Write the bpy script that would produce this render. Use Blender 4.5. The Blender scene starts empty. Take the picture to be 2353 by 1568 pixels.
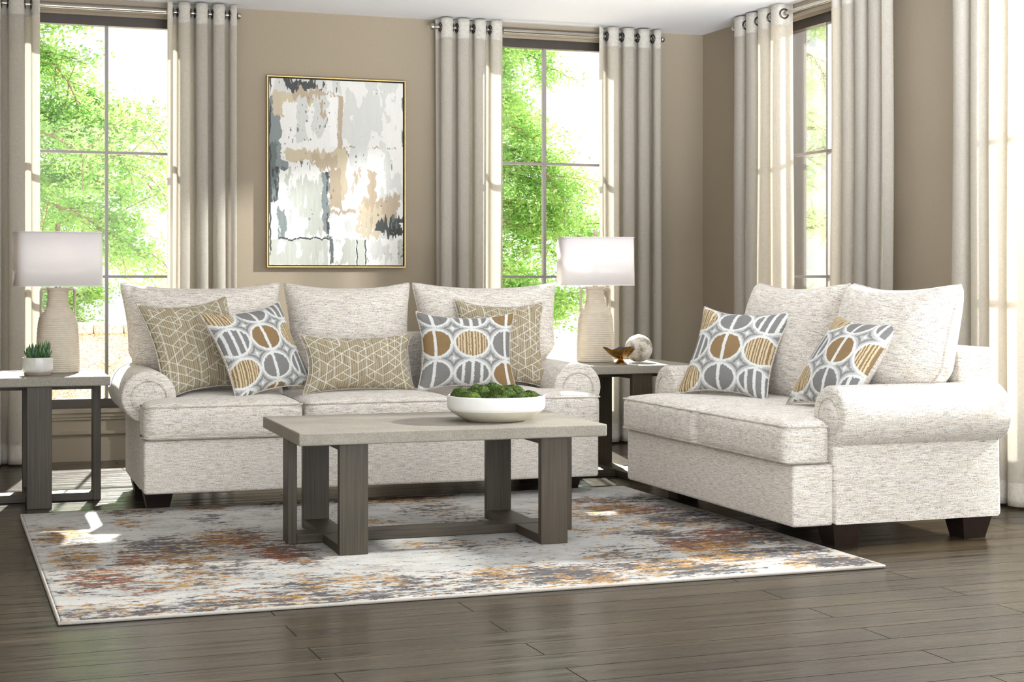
import bpy, bmesh, math, random
import numpy as np
from mathutils import Vector, Matrix

S = bpy.context.scene
COL = S.collection
rng = np.random.default_rng(7)
PI = math.pi

# ------------------------------------------------------------------ helpers
def lin(r, g, b):
    f = lambda c: (c / 255 / 12.92) if c / 255 <= .04045 else ((c / 255 + .055) / 1.055) ** 2.4
    return (f(r), f(g), f(b), 1.0)

def mesh_obj(name, V, F, mat=None, parent=None, smooth=True, uv=None, col=None):
    me = bpy.data.meshes.new(name)
    if isinstance(F, np.ndarray):
        n = len(F); V = np.asarray(V, dtype=np.float32)
        me.vertices.add(len(V)); me.vertices.foreach_set('co', V.ravel())
        me.loops.add(4 * n); me.loops.foreach_set('vertex_index', F.astype(np.int32).ravel())
        me.polygons.add(n); me.polygons.foreach_set('loop_start', np.arange(0, 4 * n, 4, dtype=np.int32))
        me.update(calc_edges=True); me.validate()
    else: me.from_pydata([tuple(v) for v in V], [], [tuple(f) for f in F])
    me.update()
    if smooth:
        me.polygons.foreach_set('use_smooth', [True] * len(me.polygons))
    if uv is not None:
        l = me.uv_layers.new(name='UVMap')
        idx = np.empty(len(me.loops), dtype=np.int32); me.loops.foreach_get('vertex_index', idx)
        l.data.foreach_set('uv', np.asarray(uv, dtype=np.float32)[idx].ravel())
    if col is not None:
        a = me.color_attributes.new('Col', 'FLOAT_COLOR', 'POINT')
        c = np.ones((len(V), 4), dtype=np.float32); c[:, :3] = col
        a.data.foreach_set('color', c.ravel())
    if mat: me.materials.append(mat)
    o = bpy.data.objects.new(name, me); COL.objects.link(o)
    if parent: o.parent = parent
    return o

def grid_faces(nx, ny):
    i, j = np.meshgrid(np.arange(nx), np.arange(ny)); a = j * (nx + 1) + i
    return np.stack([a, a + 1, a + nx + 2, a + nx + 1], -1).reshape(-1, 4)

class MB:
    """collects several shapes that make ONE part"""
    def __init__(s): s.v = []; s.f = []
    def add(s, V, F):
        n = len(s.v); s.v += [tuple(v) for v in V]; s.f += [tuple(i + n for i in f) for f in F]; return s
    def box(s, x0, x1, y0, y1, z0, z1, r=0.0):
        if r > 0:
            V, F = rbox_data(x1 - x0, y1 - y0, z1 - z0, r, ne=2, nm=1)
            c = np.array([(x0 + x1) / 2, (y0 + y1) / 2, (z0 + z1) / 2])
            return s.add(V + c, F)
        V = [(x, y, z) for x in (x0, x1) for y in (y0, y1) for z in (z0, z1)]
        F = [(0, 1, 3, 2), (4, 6, 7, 5), (0, 4, 5, 1), (2, 3, 7, 6), (0, 2, 6, 4), (1, 5, 7, 3)]
        return s.add(V, F)
    def tube(s, P, r, n=8, closed=False, caps=True):
        P = [Vector(p) for p in P]; m = len(P)
        base = len(s.v); prev = None
        for i in range(m):
            a = P[(i - 1) % m] if (closed or i > 0) else P[i]
            b = P[(i + 1) % m] if (closed or i < m - 1) else P[i]
            t = (b - a).normalized()
            if prev is None:
                u = t.cross(Vector((0, 0, 1)))
                if u.length < .1: u = t.cross(Vector((1, 0, 0)))
            else: u = prev - t * prev.dot(t)
            u.normalize(); prev = u; w = t.cross(u)
            rr = r[i] if hasattr(r, '__len__') else r
            for k in range(n):
                a_ = 2 * PI * k / n
                s.v.append(tuple(P[i] + (u * math.cos(a_) + w * math.sin(a_)) * rr))
        for i in range(m if closed else m - 1):
            for k in range(n):
                j = (i + 1) % m; l = (k + 1) % n
                s.f.append((base + i * n + k, base + i * n + l, base + j * n + l, base + j * n + k))
        if caps and not closed:
            s.f.append(tuple(base + k for k in range(n))[::-1]); s.f.append(tuple(base + (m - 1) * n + k for k in range(n)))
        return s
    def loft(s, rings, cap=True):
        base = len(s.v); n = len(rings[0])
        for R in rings: s.v += [tuple(p) for p in R]
        for i in range(len(rings) - 1):
            for k in range(n):
                l = (k + 1) % n
                s.f.append((base + i * n + k, base + i * n + l, base + (i + 1) * n + l, base + (i + 1) * n + k))
        if cap:
            s.f.append(tuple(base + k for k in range(n))[::-1]); s.f.append(tuple(base + (len(rings) - 1) * n + k for k in range(n)))
        return s
    def obj(s, name, mat, parent=None, smooth=False, angle=50):
        o = mesh_obj(name, s.v, s.f, mat, parent, smooth)
        if len(s.v) < 40000:
            bm = bmesh.new(); bm.from_mesh(o.data); bmesh.ops.recalc_face_normals(bm, faces=bm.faces[:]); bm.to_mesh(o.data); bm.free()
        if smooth: o.data.set_sharp_from_angle(angle=math.radians(angle))
        return o

def rbox_data(w, d, h, r, ne=4, nm=6):
    """rounded box, grid topology with denser lines near the edges"""
    def lines(L, n_mid):
        a = L / 2; t = np.sin(np.linspace(0, PI / 2, ne + 1)) ; e = a - r * (1 - np.linspace(0, 1, ne + 1))
        mid = np.linspace(-(a - r), a - r, n_mid + 1)
        return np.concatenate([-e[::-1][:-1], mid, e[1:]])
    X, Y, Z = lines(w, nm), lines(d, nm), lines(h, max(1, nm // 2))
    idx = {}; V = []
    def vid(i, j, k):
        key = (i, j, k)
        if key not in idx:
            p = np.array([X[i], Y[j], Z[k]])
            # stretch the outer band so that rounding angle is even
            H = np.array([w, d, h]) / 2
            q = np.clip(p, -(H - r), H - r); dv = p - q
            m = np.abs(dv).max()
            L = np.linalg.norm(dv)
            if L > 1e-9:
                tt = np.tan(np.abs(dv) / max(r, 1e-9) * PI / 4) * np.sign(dv) if m >= r - 1e-9 else dv / r
                dv = tt / np.linalg.norm(tt) * r * (1 if m >= r - 1e-9 else m / r)
            idx[key] = len(V); V.append(q + dv)
        return idx[key]
    F = []
    nx, ny, nz = len(X) - 1, len(Y) - 1, len(Z) - 1
    for i in range(nx):
        for j in range(ny):
            F.append((vid(i, j, 0), vid(i, j + 1, 0), vid(i + 1, j + 1, 0), vid(i + 1, j, 0)))
            F.append((vid(i, j, nz), vid(i + 1, j, nz), vid(i + 1, j + 1, nz), vid(i, j + 1, nz)))
    for i in range(nx):
        for k in range(nz):
            F.append((vid(i, 0, k), vid(i + 1, 0, k), vid(i + 1, 0, k + 1), vid(i, 0, k + 1)))
            F.append((vid(i, ny, k), vid(i, ny, k + 1), vid(i + 1, ny, k + 1), vid(i + 1, ny, k)))
    for j in range(ny):
        for k in range(nz):
            F.append((vid(0, j, k), vid(0, j, k + 1), vid(0, j + 1, k + 1), vid(0, j + 1, k)))
            F.append((vid(nx, j, k), vid(nx, j + 1, k), vid(nx, j + 1, k + 1), vid(nx, j, k + 1)))
    return np.array(V), F

def empty(name, loc, rz=0.0):
    o = bpy.data.objects.new(name, None); COL.objects.link(o)
    o.location = loc; o.rotation_euler = (0, 0, rz); o.empty_display_size = .1
    return o

def tag(o, label, cat, group=None):
    o['label'] = label; o['category'] = cat
    if group: o['group'] = group
    return o

def struct(o): o['kind'] = 'structure'; return o

def vnoise(X, Y, seed=0):
    """2-D value noise on arrays"""
    xi = np.floor(X).astype(np.int64); yi = np.floor(Y).astype(np.int64)
    fx = X - xi; fy = Y - yi; fx = fx * fx * (3 - 2 * fx); fy = fy * fy * (3 - 2 * fy)
    def h(a, b):
        n = (a * 374761393 + b * 668265263 + seed * 1442695041) & 0x7fffffff
        n = ((n ^ (n >> 13)) * 1274126177) & 0x7fffffff
        n = (n ^ (n >> 16)) & 0xffff
        return n / 65535.0
    return (h(xi, yi) * (1 - fx) + h(xi + 1, yi) * fx) * (1 - fy) + (h(xi, yi + 1) * (1 - fx) + h(xi + 1, yi + 1) * fx) * fy

def fbm(X, Y, seed=0, o=4):
    t = 0; a = .5; s = 0
    for i in range(o):
        t = t + a * vnoise(X * 2 ** i, Y * 2 ** i, seed + i * 17); s += a; a *= .55
    return t / s

def sstep(a, b, x):
    t = np.clip((x - a) / (b - a), 0, 1); return t * t * (3 - 2 * t)

# ------------------------------------------------------------------ materials
def newmat(name):
    m = bpy.data.materials.new(name); m.use_nodes = True
    nt = m.node_tree; b = nt.nodes['Principled BSDF']; return m, nt, b

def node(nt, t, **kw):
    n = nt.nodes.new(t)
    for k, v in kw.items():
        if k in n.inputs.keys(): n.inputs[k].default_value = v
        else: setattr(n, k, v)
    return n

def mapped(nt, scale, out='Object'):
    tc = node(nt, 'ShaderNodeTexCoord'); mp = node(nt, 'ShaderNodeMapping'); mp.inputs['Scale'].default_value = scale
    nt.links.new(tc.outputs[out], mp.inputs['Vector']); return mp.outputs['Vector']

def noise(nt, vec, scale=1.0, detail=2.0, rough=.5):
    n = node(nt, 'ShaderNodeTexNoise'); n.inputs['Scale'].default_value = scale
    n.inputs['Detail'].default_value = detail; n.inputs['Roughness'].default_value = rough
    if vec is not None: nt.links.new(vec, n.inputs['Vector'])
    return n.outputs['Fac']

def ramp(nt, fac, stops, interp='LINEAR'):
    r = node(nt, 'ShaderNodeValToRGB'); r.color_ramp.interpolation = interp
    e = r.color_ramp.elements
    while len(e) < len(stops): e.new(.5)
    for i, (p, c) in enumerate(stops):
        e[i].position = p; e[i].color = c if len(c) == 4 else (*c, 1)
    nt.links.new(fac, r.inputs['Fac']); return r.outputs['Color']

def mix(nt, fac, a, b, blend='MIX'):
    m = node(nt, 'ShaderNodeMix'); m.data_type = 'RGBA'; m.blend_type = blend
    for s, v in ((m.inputs[0], fac), (m.inputs[6], a), (m.inputs[7], b)):
        if isinstance(v, bpy.types.NodeSocket): nt.links.new(v, s)
        else: s.default_value = v
    return m.outputs[2]

def math_(nt, op, a, b=0.0, clamp=False):
    m = node(nt, 'ShaderNodeMath'); m.operation = op; m.use_clamp = clamp
    for s, v in ((m.inputs[0], a), (m.inputs[1], b)):
        if isinstance(v, bpy.types.NodeSocket): nt.links.new(v, s)
        else: s.default_value = v
    return m.outputs[0]

def bump(nt, b, h, strength=.3, dist=.002):
    n = node(nt, 'ShaderNodeBump'); n.inputs['Strength'].default_value = strength; n.inputs['Distance'].default_value = dist
    nt.links.new(h, n.inputs['Height']); nt.links.new(n.outputs['Normal'], b.inputs['Normal'])

def plain(name, c, rough=.5, metal=0.0, var=0.0, scale=30.0, bmp=0.0):
    m, nt, b = newmat(name); b.inputs['Roughness'].default_value = rough; b.inputs['Metallic'].default_value = metal
    b.inputs['Base Color'].default_value = c
    if var:
        n = noise(nt, mapped(nt, (1, 1, 1)), scale, 4)
        d = tuple(max(0, k * (1 - var)) for k in c[:3]) + (1,); l = tuple(min(1, k * (1 + var)) for k in c[:3]) + (1,)
        nt.links.new(ramp(nt, n, [(.3, d), (.7, l)]), b.inputs['Base Color'])
        if bmp: bump(nt, b, n, bmp)
    return m

M = {}
M['wall'] = plain('wall_paint', lin(160, 148, 130), .85, var=.02, scale=60, bmp=.05)
M['ceiling'] = plain('ceiling_paint', lin(240, 243, 250), .9, var=.01)
M['trim'] = plain('trim_paint', lin(156, 145, 128), .45, var=.015)
M['bronze'] = plain('window_metal', lin(72, 66, 62), .4, .3, var=.05)
M['muntin'] = plain('muntin_metal_halo', lin(150, 144, 144), .4, .2, var=.03)  # paler than the frame: glow around the panes put into the colour
M['frame_gold'] = plain('gold_leaf', lin(205, 178, 118), .3, .9, var=.1, scale=80)
M['black'] = plain('dark_backing', lin(38, 36, 34), .8, var=.05)
M['nickel'] = plain('brushed_nickel', lin(190, 188, 184), .22, 1.0, var=.03, scale=200)
M['grommet'] = plain('dark_grommet', lin(96, 92, 88), .3, 1.0, var=.05)
M['foot'] = plain('espresso_wood', lin(42, 30, 26), .35, var=.15, scale=40)
M['soil'] = plain('potting_soil', lin(40, 32, 24), .95, var=.4, scale=200, bmp=.6)
M['bark'] = plain('bark', lin(140, 118, 96), .9, var=.25, scale=20, bmp=.3)

# tweed upholstery: beige weave with horizontal slubs
def tweed(name, base=(238, 233, 224), dark=(150, 142, 136)):
    m, nt, b = newmat(name)
    tc = node(nt, 'ShaderNodeTexCoord')
    def mp(sc):
        k = node(nt, 'ShaderNodeMapping'); k.inputs['Scale'].default_value = sc
        nt.links.new(tc.outputs['Object'], k.inputs['Vector']); return k.outputs['Vector']
    sep = node(nt, 'ShaderNodeSeparateXYZ'); nt.links.new(tc.outputs['Normal'], sep.inputs[0])
    w = math_(nt, 'GREATER_THAN', math_(nt, 'ABSOLUTE', sep.outputs['Z']), .7)
    # long thin slubs of yarn, running level round the piece
    h = mix(nt, w, noise(nt, mp((26, 26, 330)), 1, 4, .6), noise(nt, mp((26, 330, 26)), 1, 4, .6))
    pos = node(nt, 'ShaderNodeSeparateXYZ'); nt.links.new(tc.outputs['Object'], pos.inputs[0])
    sn = lambda x, p: math_(nt, 'SINE', math_(nt, 'MULTIPLY', x, 2 * PI / p))
    xy = math_(nt, 'ADD', pos.outputs['X'], pos.outputs['Y'])
    side = math_(nt, 'MULTIPLY', sn(xy, .0085), sn(pos.outputs['Z'], .0062))
    top = math_(nt, 'MULTIPLY', sn(pos.outputs['X'], .0085), sn(pos.outputs['Y'], .0062))
    wv = node(nt, 'ShaderNodeMix'); nt.links.new(w, wv.inputs[0]); nt.links.new(side, wv.inputs[2]); nt.links.new(top, wv.inputs[3])
    weave = wv.outputs[0]
    fine = noise(nt, mp((170, 170, 230)), 1, 2, .6)
    f = math_(nt, 'ADD', math_(nt, 'ADD', math_(nt, 'MULTIPLY', h, .55), math_(nt, 'MULTIPLY', fine, .45)), math_(nt, 'MULTIPLY', weave, .045))
    md = tuple(int(d * .3 + q * .7) for d, q in zip(dark, base))
    c1 = ramp(nt, f, [(.36, lin(*dark)), (.455, lin(*md)), (.53, lin(*base)), (.66, lin(246, 242, 234))])
    cool = noise(nt, mp((16, 16, 90)), 1, 2)
    c2 = mix(nt, ramp(nt, cool, [(.40, (0, 0, 0, 1)), (.66, (.35, .35, .35, 1))]), c1, lin(226, 222, 228), 'MULTIPLY')
    warm = noise(nt, mp((12, 12, 120)), 1, 2)
    c3 = mix(nt, ramp(nt, warm, [(.45, (0, 0, 0, 1)), (.7, (.5, .5, .5, 1))]), c2, lin(232, 224, 208), 'MULTIPLY')
    nt.links.new(c3, b.inputs['Base Color']); b.inputs['Roughness'].default_value = .9
    b.inputs['Sheen Weight'].default_value = .25; b.inputs['Sheen Roughness'].default_value = .4
    bump(nt, b, f, .3, .002)
    return m
M['tweed'] = tweed('tweed_upholstery')
M['piping'] = tweed('tweed_piping', (214, 207, 196), (140, 132, 122))

def attr_mat(name, rough=.85, fine=350.0, amt=.12, bstr=.3):
    m, nt, b = newmat(name)
    a = node(nt, 'ShaderNodeAttribute'); a.attribute_name = 'Col'
    n = noise(nt, mapped(nt, (1, 1, 1)), fine, 2)
    v = ramp(nt, n, [(.3, (1 - amt,) * 3 + (1,)), (.7, (1, 1, 1, 1))])
    nt.links.new(mix(nt, 1.0, a.outputs['Color'], v, 'MULTIPLY'), b.inputs['Base Color'])
    b.inputs['Roughness'].default_value = rough
    bump(nt, b, n, bstr, .0015)
    return m
M['pillow_face'] = attr_mat('printed_pillow_cloth')
M['canvas'] = attr_mat('painted_canvas', .6, 120, .03, .25)

# linen curtain: slightly see-through cloth, denser in the hems
def curtain_mat():
    m, nt, b = newmat('linen_curtain')
    out = nt.nodes['Material Output']
    v = noise(nt, mapped(nt, (260, 260, 60)), 1, 3, .6)
    v2 = noise(nt, mapped(nt, (60, 60, 300)), 1, 2, .6)
    f = math_(nt, 'MULTIPLY', math_(nt, 'ADD', v, v2), .5)
    c = ramp(nt, f, [(.38, lin(188, 184, 176)), (.6, lin(218, 214, 206))])
    nt.links.new(c, b.inputs['Base Color']); b.inputs['Roughness'].default_value = .9
    bump(nt, b, f, .2, .001)
    tr = node(nt, 'ShaderNodeBsdfTranslucent'); tr.inputs['Color'].default_value = lin(238, 234, 226)
    sep = node(nt, 'ShaderNodeSeparateXYZ'); tc = node(nt, 'ShaderNodeTexCoord'); nt.links.new(tc.outputs['Object'], sep.inputs[0])
    hem = math_(nt, 'MAXIMUM', math_(nt, 'GREATER_THAN', sep.outputs['Z'], 2.525), math_(nt, 'LESS_THAN', sep.outputs['Z'], .12))
    w = math_(nt, 'SUBTRACT', .50, math_(nt, 'MULTIPLY', hem, .34))
    mx = node(nt, 'ShaderNodeMixShader'); nt.links.new(w, mx.inputs[0])
    nt.links.new(b.outputs[0], mx.inputs[1]); nt.links.new(tr.outputs[0], mx.inputs[2]); nt.links.new(mx.outputs[0], out.inputs['Surface'])
    return m
M['curtain'] = curtain_mat()

def shade_mat():
    m, nt, b = newmat('lamp_shade_linen')
    out = nt.nodes['Material Output']
    f = noise(nt, mapped(nt, (400, 400, 400)), 1, 2)
    nt.links.new(ramp(nt, f, [(.3, lin(240, 236, 237)), (.7, lin(247, 244, 245))]), b.inputs['Base Color'])
    b.inputs['Roughness'].default_value = .8
    tr = node(nt, 'ShaderNodeBsdfTranslucent'); tr.inputs['Color'].default_value = lin(250, 245, 242)
    mx = node(nt, 'ShaderNodeMixShader'); mx.inputs[0].default_value = .24
    nt.links.new(b.outputs[0], mx.inputs[1]); nt.links.new(tr.outputs[0], mx.inputs[2]); nt.links.new(mx.outputs[0], out.inputs['Surface'])
    return m
M['shade'] = shade_mat()

def glass_mat():
    m, nt, b = newmat('window_glass')
    out = nt.nodes['Material Output']
    t = node(nt, 'ShaderNodeBsdfTransparent'); t.inputs['Color'].default_value = (.97, .98, .97, 1)
    g = node(nt, 'ShaderNodeBsdfGlossy'); g.inputs['Roughness'].default_value = .02
    fr = node(nt, 'ShaderNodeFresnel'); fr.inputs['IOR'].default_value = 1.45
    mx = node(nt, 'ShaderNodeMixShader'); nt.links.new(math_(nt, 'MULTIPLY', fr.outputs[0], .6), mx.inputs[0])
    nt.links.new(t.outputs[0], mx.inputs[1]); nt.links.new(g.outputs[0], mx.inputs[2]); nt.links.new(mx.outputs[0], out.inputs['Surface'])
    return m
M['glass'] = glass_mat()

def floor_mat():
    m, nt, b = newmat('hand_scraped_planks')
    tc = node(nt, 'ShaderNodeTexCoord')
    br = node(nt, 'ShaderNodeTexBrick'); br.offset = .37; br.offset_frequency = 2; br.squash = 1
    br.inputs['Scale'].default_value = 1; br.inputs['Brick Width'].default_value = 1.62; br.inputs['Row Height'].default_value = .155
    br.inputs['Mortar Size'].default_value = .0019; br.inputs['Mortar Smooth'].default_value = .3
    br.inputs['Color1'].default_value = (.3, .3, .3, 1); br.inputs['Color2'].default_value = (.7, .7, .7, 1); br.inputs['Mortar'].default_value = (0, 0, 0, 1)
    nt.links.new(tc.outputs['Object'], br.inputs['Vector'])
    def mp(sc):
        k = node(nt, 'ShaderNodeMapping'); k.inputs['Scale'].default_value = sc
        nt.links.new(tc.outputs['Object'], k.inputs['Vector']); return k.outputs['Vector']
    g1 = noise(nt, mp((1.3, 16, 1)), 1, 5, .6)
    g2 = noise(nt, mp((5, 130, 1)), 1, 4, .65)
    f = math_(nt, 'ADD', math_(nt, 'MULTIPLY', g1, .6), math_(nt, 'MULTIPLY', g2, .4))
    c = ramp(nt, f, [(.3, lin(40, 33, 23)), (.5, lin(59, 50, 36)), (.72, lin(82, 70, 52))])
    c = mix(nt, .5, c, mix(nt, 1.0, c, br.outputs['Color'], 'OVERLAY'))
    c = mix(nt, math_(nt, 'MULTIPLY', br.outputs['Fac'], .8), c, lin(38, 32, 27))
    nt.links.new(c, b.inputs['Base Color'])
    nt.links.new(ramp(nt, g2, [(.3, (.13,) * 3 + (1,)), (.75, (.27,) * 3 + (1,))]), b.inputs['Roughness'])
    b.inputs['IOR'].default_value = 1.5
    nt.links.new(math_(nt, 'SUBTRACT', .42, math_(nt, 'MULTIPLY', br.outputs['Fac'], .42)), b.inputs['Specular IOR Level'])
    h1 = noise(nt, mp((.9, 13, 1)), 1, 3, .5)
    hh = math_(nt, 'SUBTRACT', math_(nt, 'ADD', h1, math_(nt, 'MULTIPLY', g2, .12)), math_(nt, 'MULTIPLY', br.outputs['Fac'], .25))
    bump(nt, b, hh, .8, .012)
    return m
M['floor'] = floor_mat()

def concrete():
    m, nt, b = newmat('stone_top')
    v = mapped(nt, (1, 1, 1))
    n = noise(nt, v, 260, 4, .7); n2 = noise(nt, v, 9, 3)
    c = ramp(nt, n, [(.3, lin(102, 96, 85)), (.5, lin(144, 138, 127)), (.7, lin(174, 169, 158))])
    c = mix(nt, .35, c, ramp(nt, n2, [(.35, lin(136, 130, 118)), (.65, lin(158, 152, 141))]))
    nt.links.new(c, b.inputs['Base Color']); b.inputs['Roughness'].default_value = .62
    bump(nt, b, n, .25, .001); return m
M['stone'] = concrete()

def wood(name, sc, a=(36, 30, 20), c_=(57, 49, 34), e=(78, 69, 50)):
    m, nt, b = newmat(name)
    n = noise(nt, mapped(nt, sc), 1, 5, .65); n2 = noise(nt, mapped(nt, (3, 3, 3)), 1, 3)
    c = ramp(nt, n, [(.32, lin(*a)), (.52, lin(*c_)), (.74, lin(*e))])
    c = mix(nt, ramp(nt, n2, [(.4, (0, 0, 0, 1)), (.7, (.35, .35, .35, 1))]), c, lin(90, 78, 62))
    nt.links.new(c, b.inputs['Base Color']); b.inputs['Roughness'].default_value = .45
    bump(nt, b, n, .35, .0015); return m
M['wood_v'] = wood('grey_wood_upright', (150, 150, 3))
M['wood_x'] = wood('grey_wood_lengthwise', (3, 150, 150))
M['wood_y'] = wood('grey_wood_crosswise', (150, 3, 150))

def rug_mat():
    m, nt, b = newmat('distressed_rug_pile')
    a = node(nt, 'ShaderNodeAttribute'); a.attribute_name = 'Col'
    sp = node(nt, 'ShaderNodeSeparateColor'); nt.links.new(a.outputs['Color'], sp.inputs[0])
    def nz(sc, d=5, off=0.0):
        tc = node(nt, 'ShaderNodeTexCoord'); k = node(nt, 'ShaderNodeMapping'); k.inputs['Scale'].default_value = sc; k.inputs['Location'].default_value = (off, off * 1.7, 0)
        nt.links.new(tc.outputs['Object'], k.inputs['Vector']); return noise(nt, k.outputs['Vector'], 1, d, .70)
    base = ramp(nt, nz((4, 7, 1), 4), [(.3, lin(152, 151, 147)), (.5, lin(182, 181, 177)), (.8, lin(199, 198, 194))])
    tint = ramp(nt, nz((14, 46, 1), 4, 9), [(.52, (0, 0, 0, 1)), (.72, (.35, .35, .35, 1))])
    base = mix(nt, tint, base, lin(170, 166, 162))
    def layer(prev, ch, sc, off, col1, col2, lo=.648, amt=.235):
        n = math_(nt, 'ADD', math_(nt, 'MULTIPLY', nz((sc[0] * .27, sc[1] * .27, 1), 4, off + 20), .95), math_(nt, 'MULTIPLY', nz(sc, 8, off), .75))
        n = math_(nt, 'SUBTRACT', n, .35)
        t = math_(nt, 'ADD', n, math_(nt, 'MULTIPLY', ch, amt))
        mask = ramp(nt, t, [(lo - .012, (0, 0, 0, 1)), (lo + .02, (1, 1, 1, 1))])
        cc = ramp(nt, nz((60, 120, 1), 2, off + 3), [(.35, col1), (.65, col2)])
        return mix(nt, mask, prev, cc)
    c = layer(base, sp.outputs[0], (34, 84, 1), 0, lin(122, 84, 36), lin(186, 146, 86))
    c = layer(c, sp.outputs[1], (38, 92, 1), 5, lin(44, 42, 44), lin(98, 95, 97))
    c = layer(c, sp.outputs[2], (42, 100, 1), 11, lin(92, 46, 26), lin(140, 84, 44), .69)
    nt.links.new(c, b.inputs['Base Color']); b.inputs['Roughness'].default_value = .95
    bump(nt, b, nz((260, 260, 260), 2, 2), .5, .004)
    return m
M['rug'] = rug_mat()
M['rug_edge'] = plain('rug_binding', lin(176, 170, 162), .9, var=.25, scale=400, bmp=.4)

def ridged(name, c, rough):
    m, nt, b = newmat(name)
    n = noise(nt, mapped(nt, (1, 1, 1)), 40, 3)
    nt.links.new(ramp(nt, n, [(.3, tuple(k * .88 for k in c[:3]) + (1,)), (.7, c)]), b.inputs['Base Color'])
    b.inputs['Roughness'].default_value = rough; b.inputs['Coat Weight'].default_value = .3; b.inputs['Coat Roughness'].default_value = .15
    return m
M['ceramic'] = ridged('glazed_beige_ceramic', lin(202, 191, 173), .32)
M['pot'] = ridged('glazed_grey_pot', lin(212, 211, 206), .2)
M['pot_foot'] = plain('bare_clay', lin(150, 134, 116), .8, var=.1)
M['bowl_white'] = plain('white_plaster', lin(240, 239, 234), .6, var=.02, scale=40)
M['bowl_base'] = plain('cream_stoneware', lin(214, 208, 190), .55, var=.04, scale=30)

def two_side(name, outc, inc):
    m, nt, b = newmat(name)
    n = noise(nt, mapped(nt, (1, 1, 1)), 45, 4)
    g = node(nt, 'ShaderNodeNewGeometry')
    nt.links.new(ramp(nt, n, [(.3, outc[0]), (.7, outc[1])]), b.inputs['Base Color'])
    b.inputs['Metallic'].default_value = .9; b.inputs['Roughness'].default_value = .22; bump(nt, b, n, .3, .003)
    return m
M['brass'] = two_side('antique_brass', (lin(96, 62, 22), lin(196, 150, 66)), None)
M['bowl_dark'] = plain('dark_enamel', lin(44, 42, 48), .15, .2, var=.1)

def sphere_mat():
    m, nt, b = newmat('weathered_stone')
    n = noise(nt, mapped(nt, (1, 1, 1)), 16, 6, .7); n2 = noise(nt, mapped(nt, (1, 1, 1)), 120, 3)
    c = ramp(nt, n, [(.4, lin(136, 124, 104)), (.52, lin(206, 200, 188)), (.7, lin(232, 228, 218))])
    c = mix(nt, ramp(nt, n2, [(.55, (0, 0, 0, 1)), (.72, (.5, .5, .5, 1))]), c, lin(120, 110, 96))
    nt.links.new(c, b.inputs['Base Color']); b.inputs['Roughness'].default_value = .7; bump(nt, b, n, .3, .004); return m
M['sphere'] = sphere_mat()

def moss_mat():
    m, nt, b = newmat('moss')
    n = noise(nt, mapped(nt, (1, 1, 1)), 220, 3, .7); n2 = noise(nt, mapped(nt, (1, 1, 1)), 30, 2)
    c = ramp(nt, n, [(.32, lin(16, 30, 6)), (.5, lin(44, 70, 14)), (.66, lin(128, 148, 44))])
    c = mix(nt, ramp(nt, n2, [(.4, (0, 0, 0, 1)), (.7, (.5, .5, .5, 1))]), c, lin(34, 58, 12))
    nt.links.new(c, b.inputs['Base Color']); b.inputs['Roughness'].default_value = .95; bump(nt, b, n, 1.0, .005); return m
M['moss'] = moss_mat()

def leafy(name, c1, c2, tw=.55, rough=.6):
    m, nt, b = newmat(name)
    out = nt.nodes['Material Output']
    n = noise(nt, mapped(nt, (1, 1, 1)), 5, 3)
    c = ramp(nt, n, [(.35, c1), (.65, c2)])
    nt.links.new(c, b.inputs['Base Color']); b.inputs['Roughness'].default_value = rough
    tr = node(nt, 'ShaderNodeBsdfTranslucent'); nt.links.new(c, tr.inputs['Color'])
    mx = node(nt, 'ShaderNodeMixShader'); mx.inputs[0].default_value = tw
    nt.links.new(b.outputs[0], mx.inputs[1]); nt.links.new(tr.outputs[0], mx.inputs[2]); nt.links.new(mx.outputs[0], out.inputs['Surface'])
    return m
M['leaf'] = leafy('tree_leaf', lin(118, 168, 76), lin(176, 208, 124), .6)
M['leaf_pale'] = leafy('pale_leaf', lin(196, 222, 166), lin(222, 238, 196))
M['leaf_bush'] = leafy('bush_leaf', lin(120, 164, 84), lin(176, 208, 124))
def succ():
    m, nt, b = newmat('succulent_leaf')
    sep = node(nt, 'ShaderNodeSeparateXYZ'); tc = node(nt, 'ShaderNodeTexCoord'); nt.links.new(tc.outputs['Object'], sep.inputs[0])
    n = noise(nt, mapped(nt, (1, 1, 1)), 40, 3)
    nt.links.new(ramp(nt, n, [(.35, lin(46, 78, 52)), (.65, lin(98, 132, 84))]), b.inputs['Base Color'])
    b.inputs['Roughness'].default_value = .4; return m
M['succulent'] = succ()

def garden_stone():
    m, nt, b = newmat('dry_stone')
    v = mapped(nt, (6, 6, 11))
    vo = node(nt, 'ShaderNodeTexVoronoi'); vo.feature = 'DISTANCE_TO_EDGE'; nt.links.new(v, vo.inputs['Vector'])
    vc = node(nt, 'ShaderNodeTexVoronoi'); nt.links.new(v, vc.inputs['Vector'])
    cell = node(nt, 'ShaderNodeSeparateColor'); nt.links.new(vc.outputs['Color'], cell.inputs[0])
    c = ramp(nt, cell.outputs[0], [(0, lin(214, 190, 160)), (.5, lin(232, 214, 188)), (1, lin(244, 232, 212))])
    e = ramp(nt, vo.outputs['Distance'], [(0, (0, 0, 0, 1)), (.045, (1, 1, 1, 1))])
    nt.links.new(mix(nt, e, lin(196, 170, 140), c), b.inputs['Base Color']); b.inputs['Roughness'].default_value = .9
    bump(nt, b, e, .8, .02); return m
M['garden_stone'] = garden_stone()
M['gravel'] = plain('pale_gravel', lin(224, 208, 186), .95, var=.2, scale=30, bmp=.5)

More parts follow.
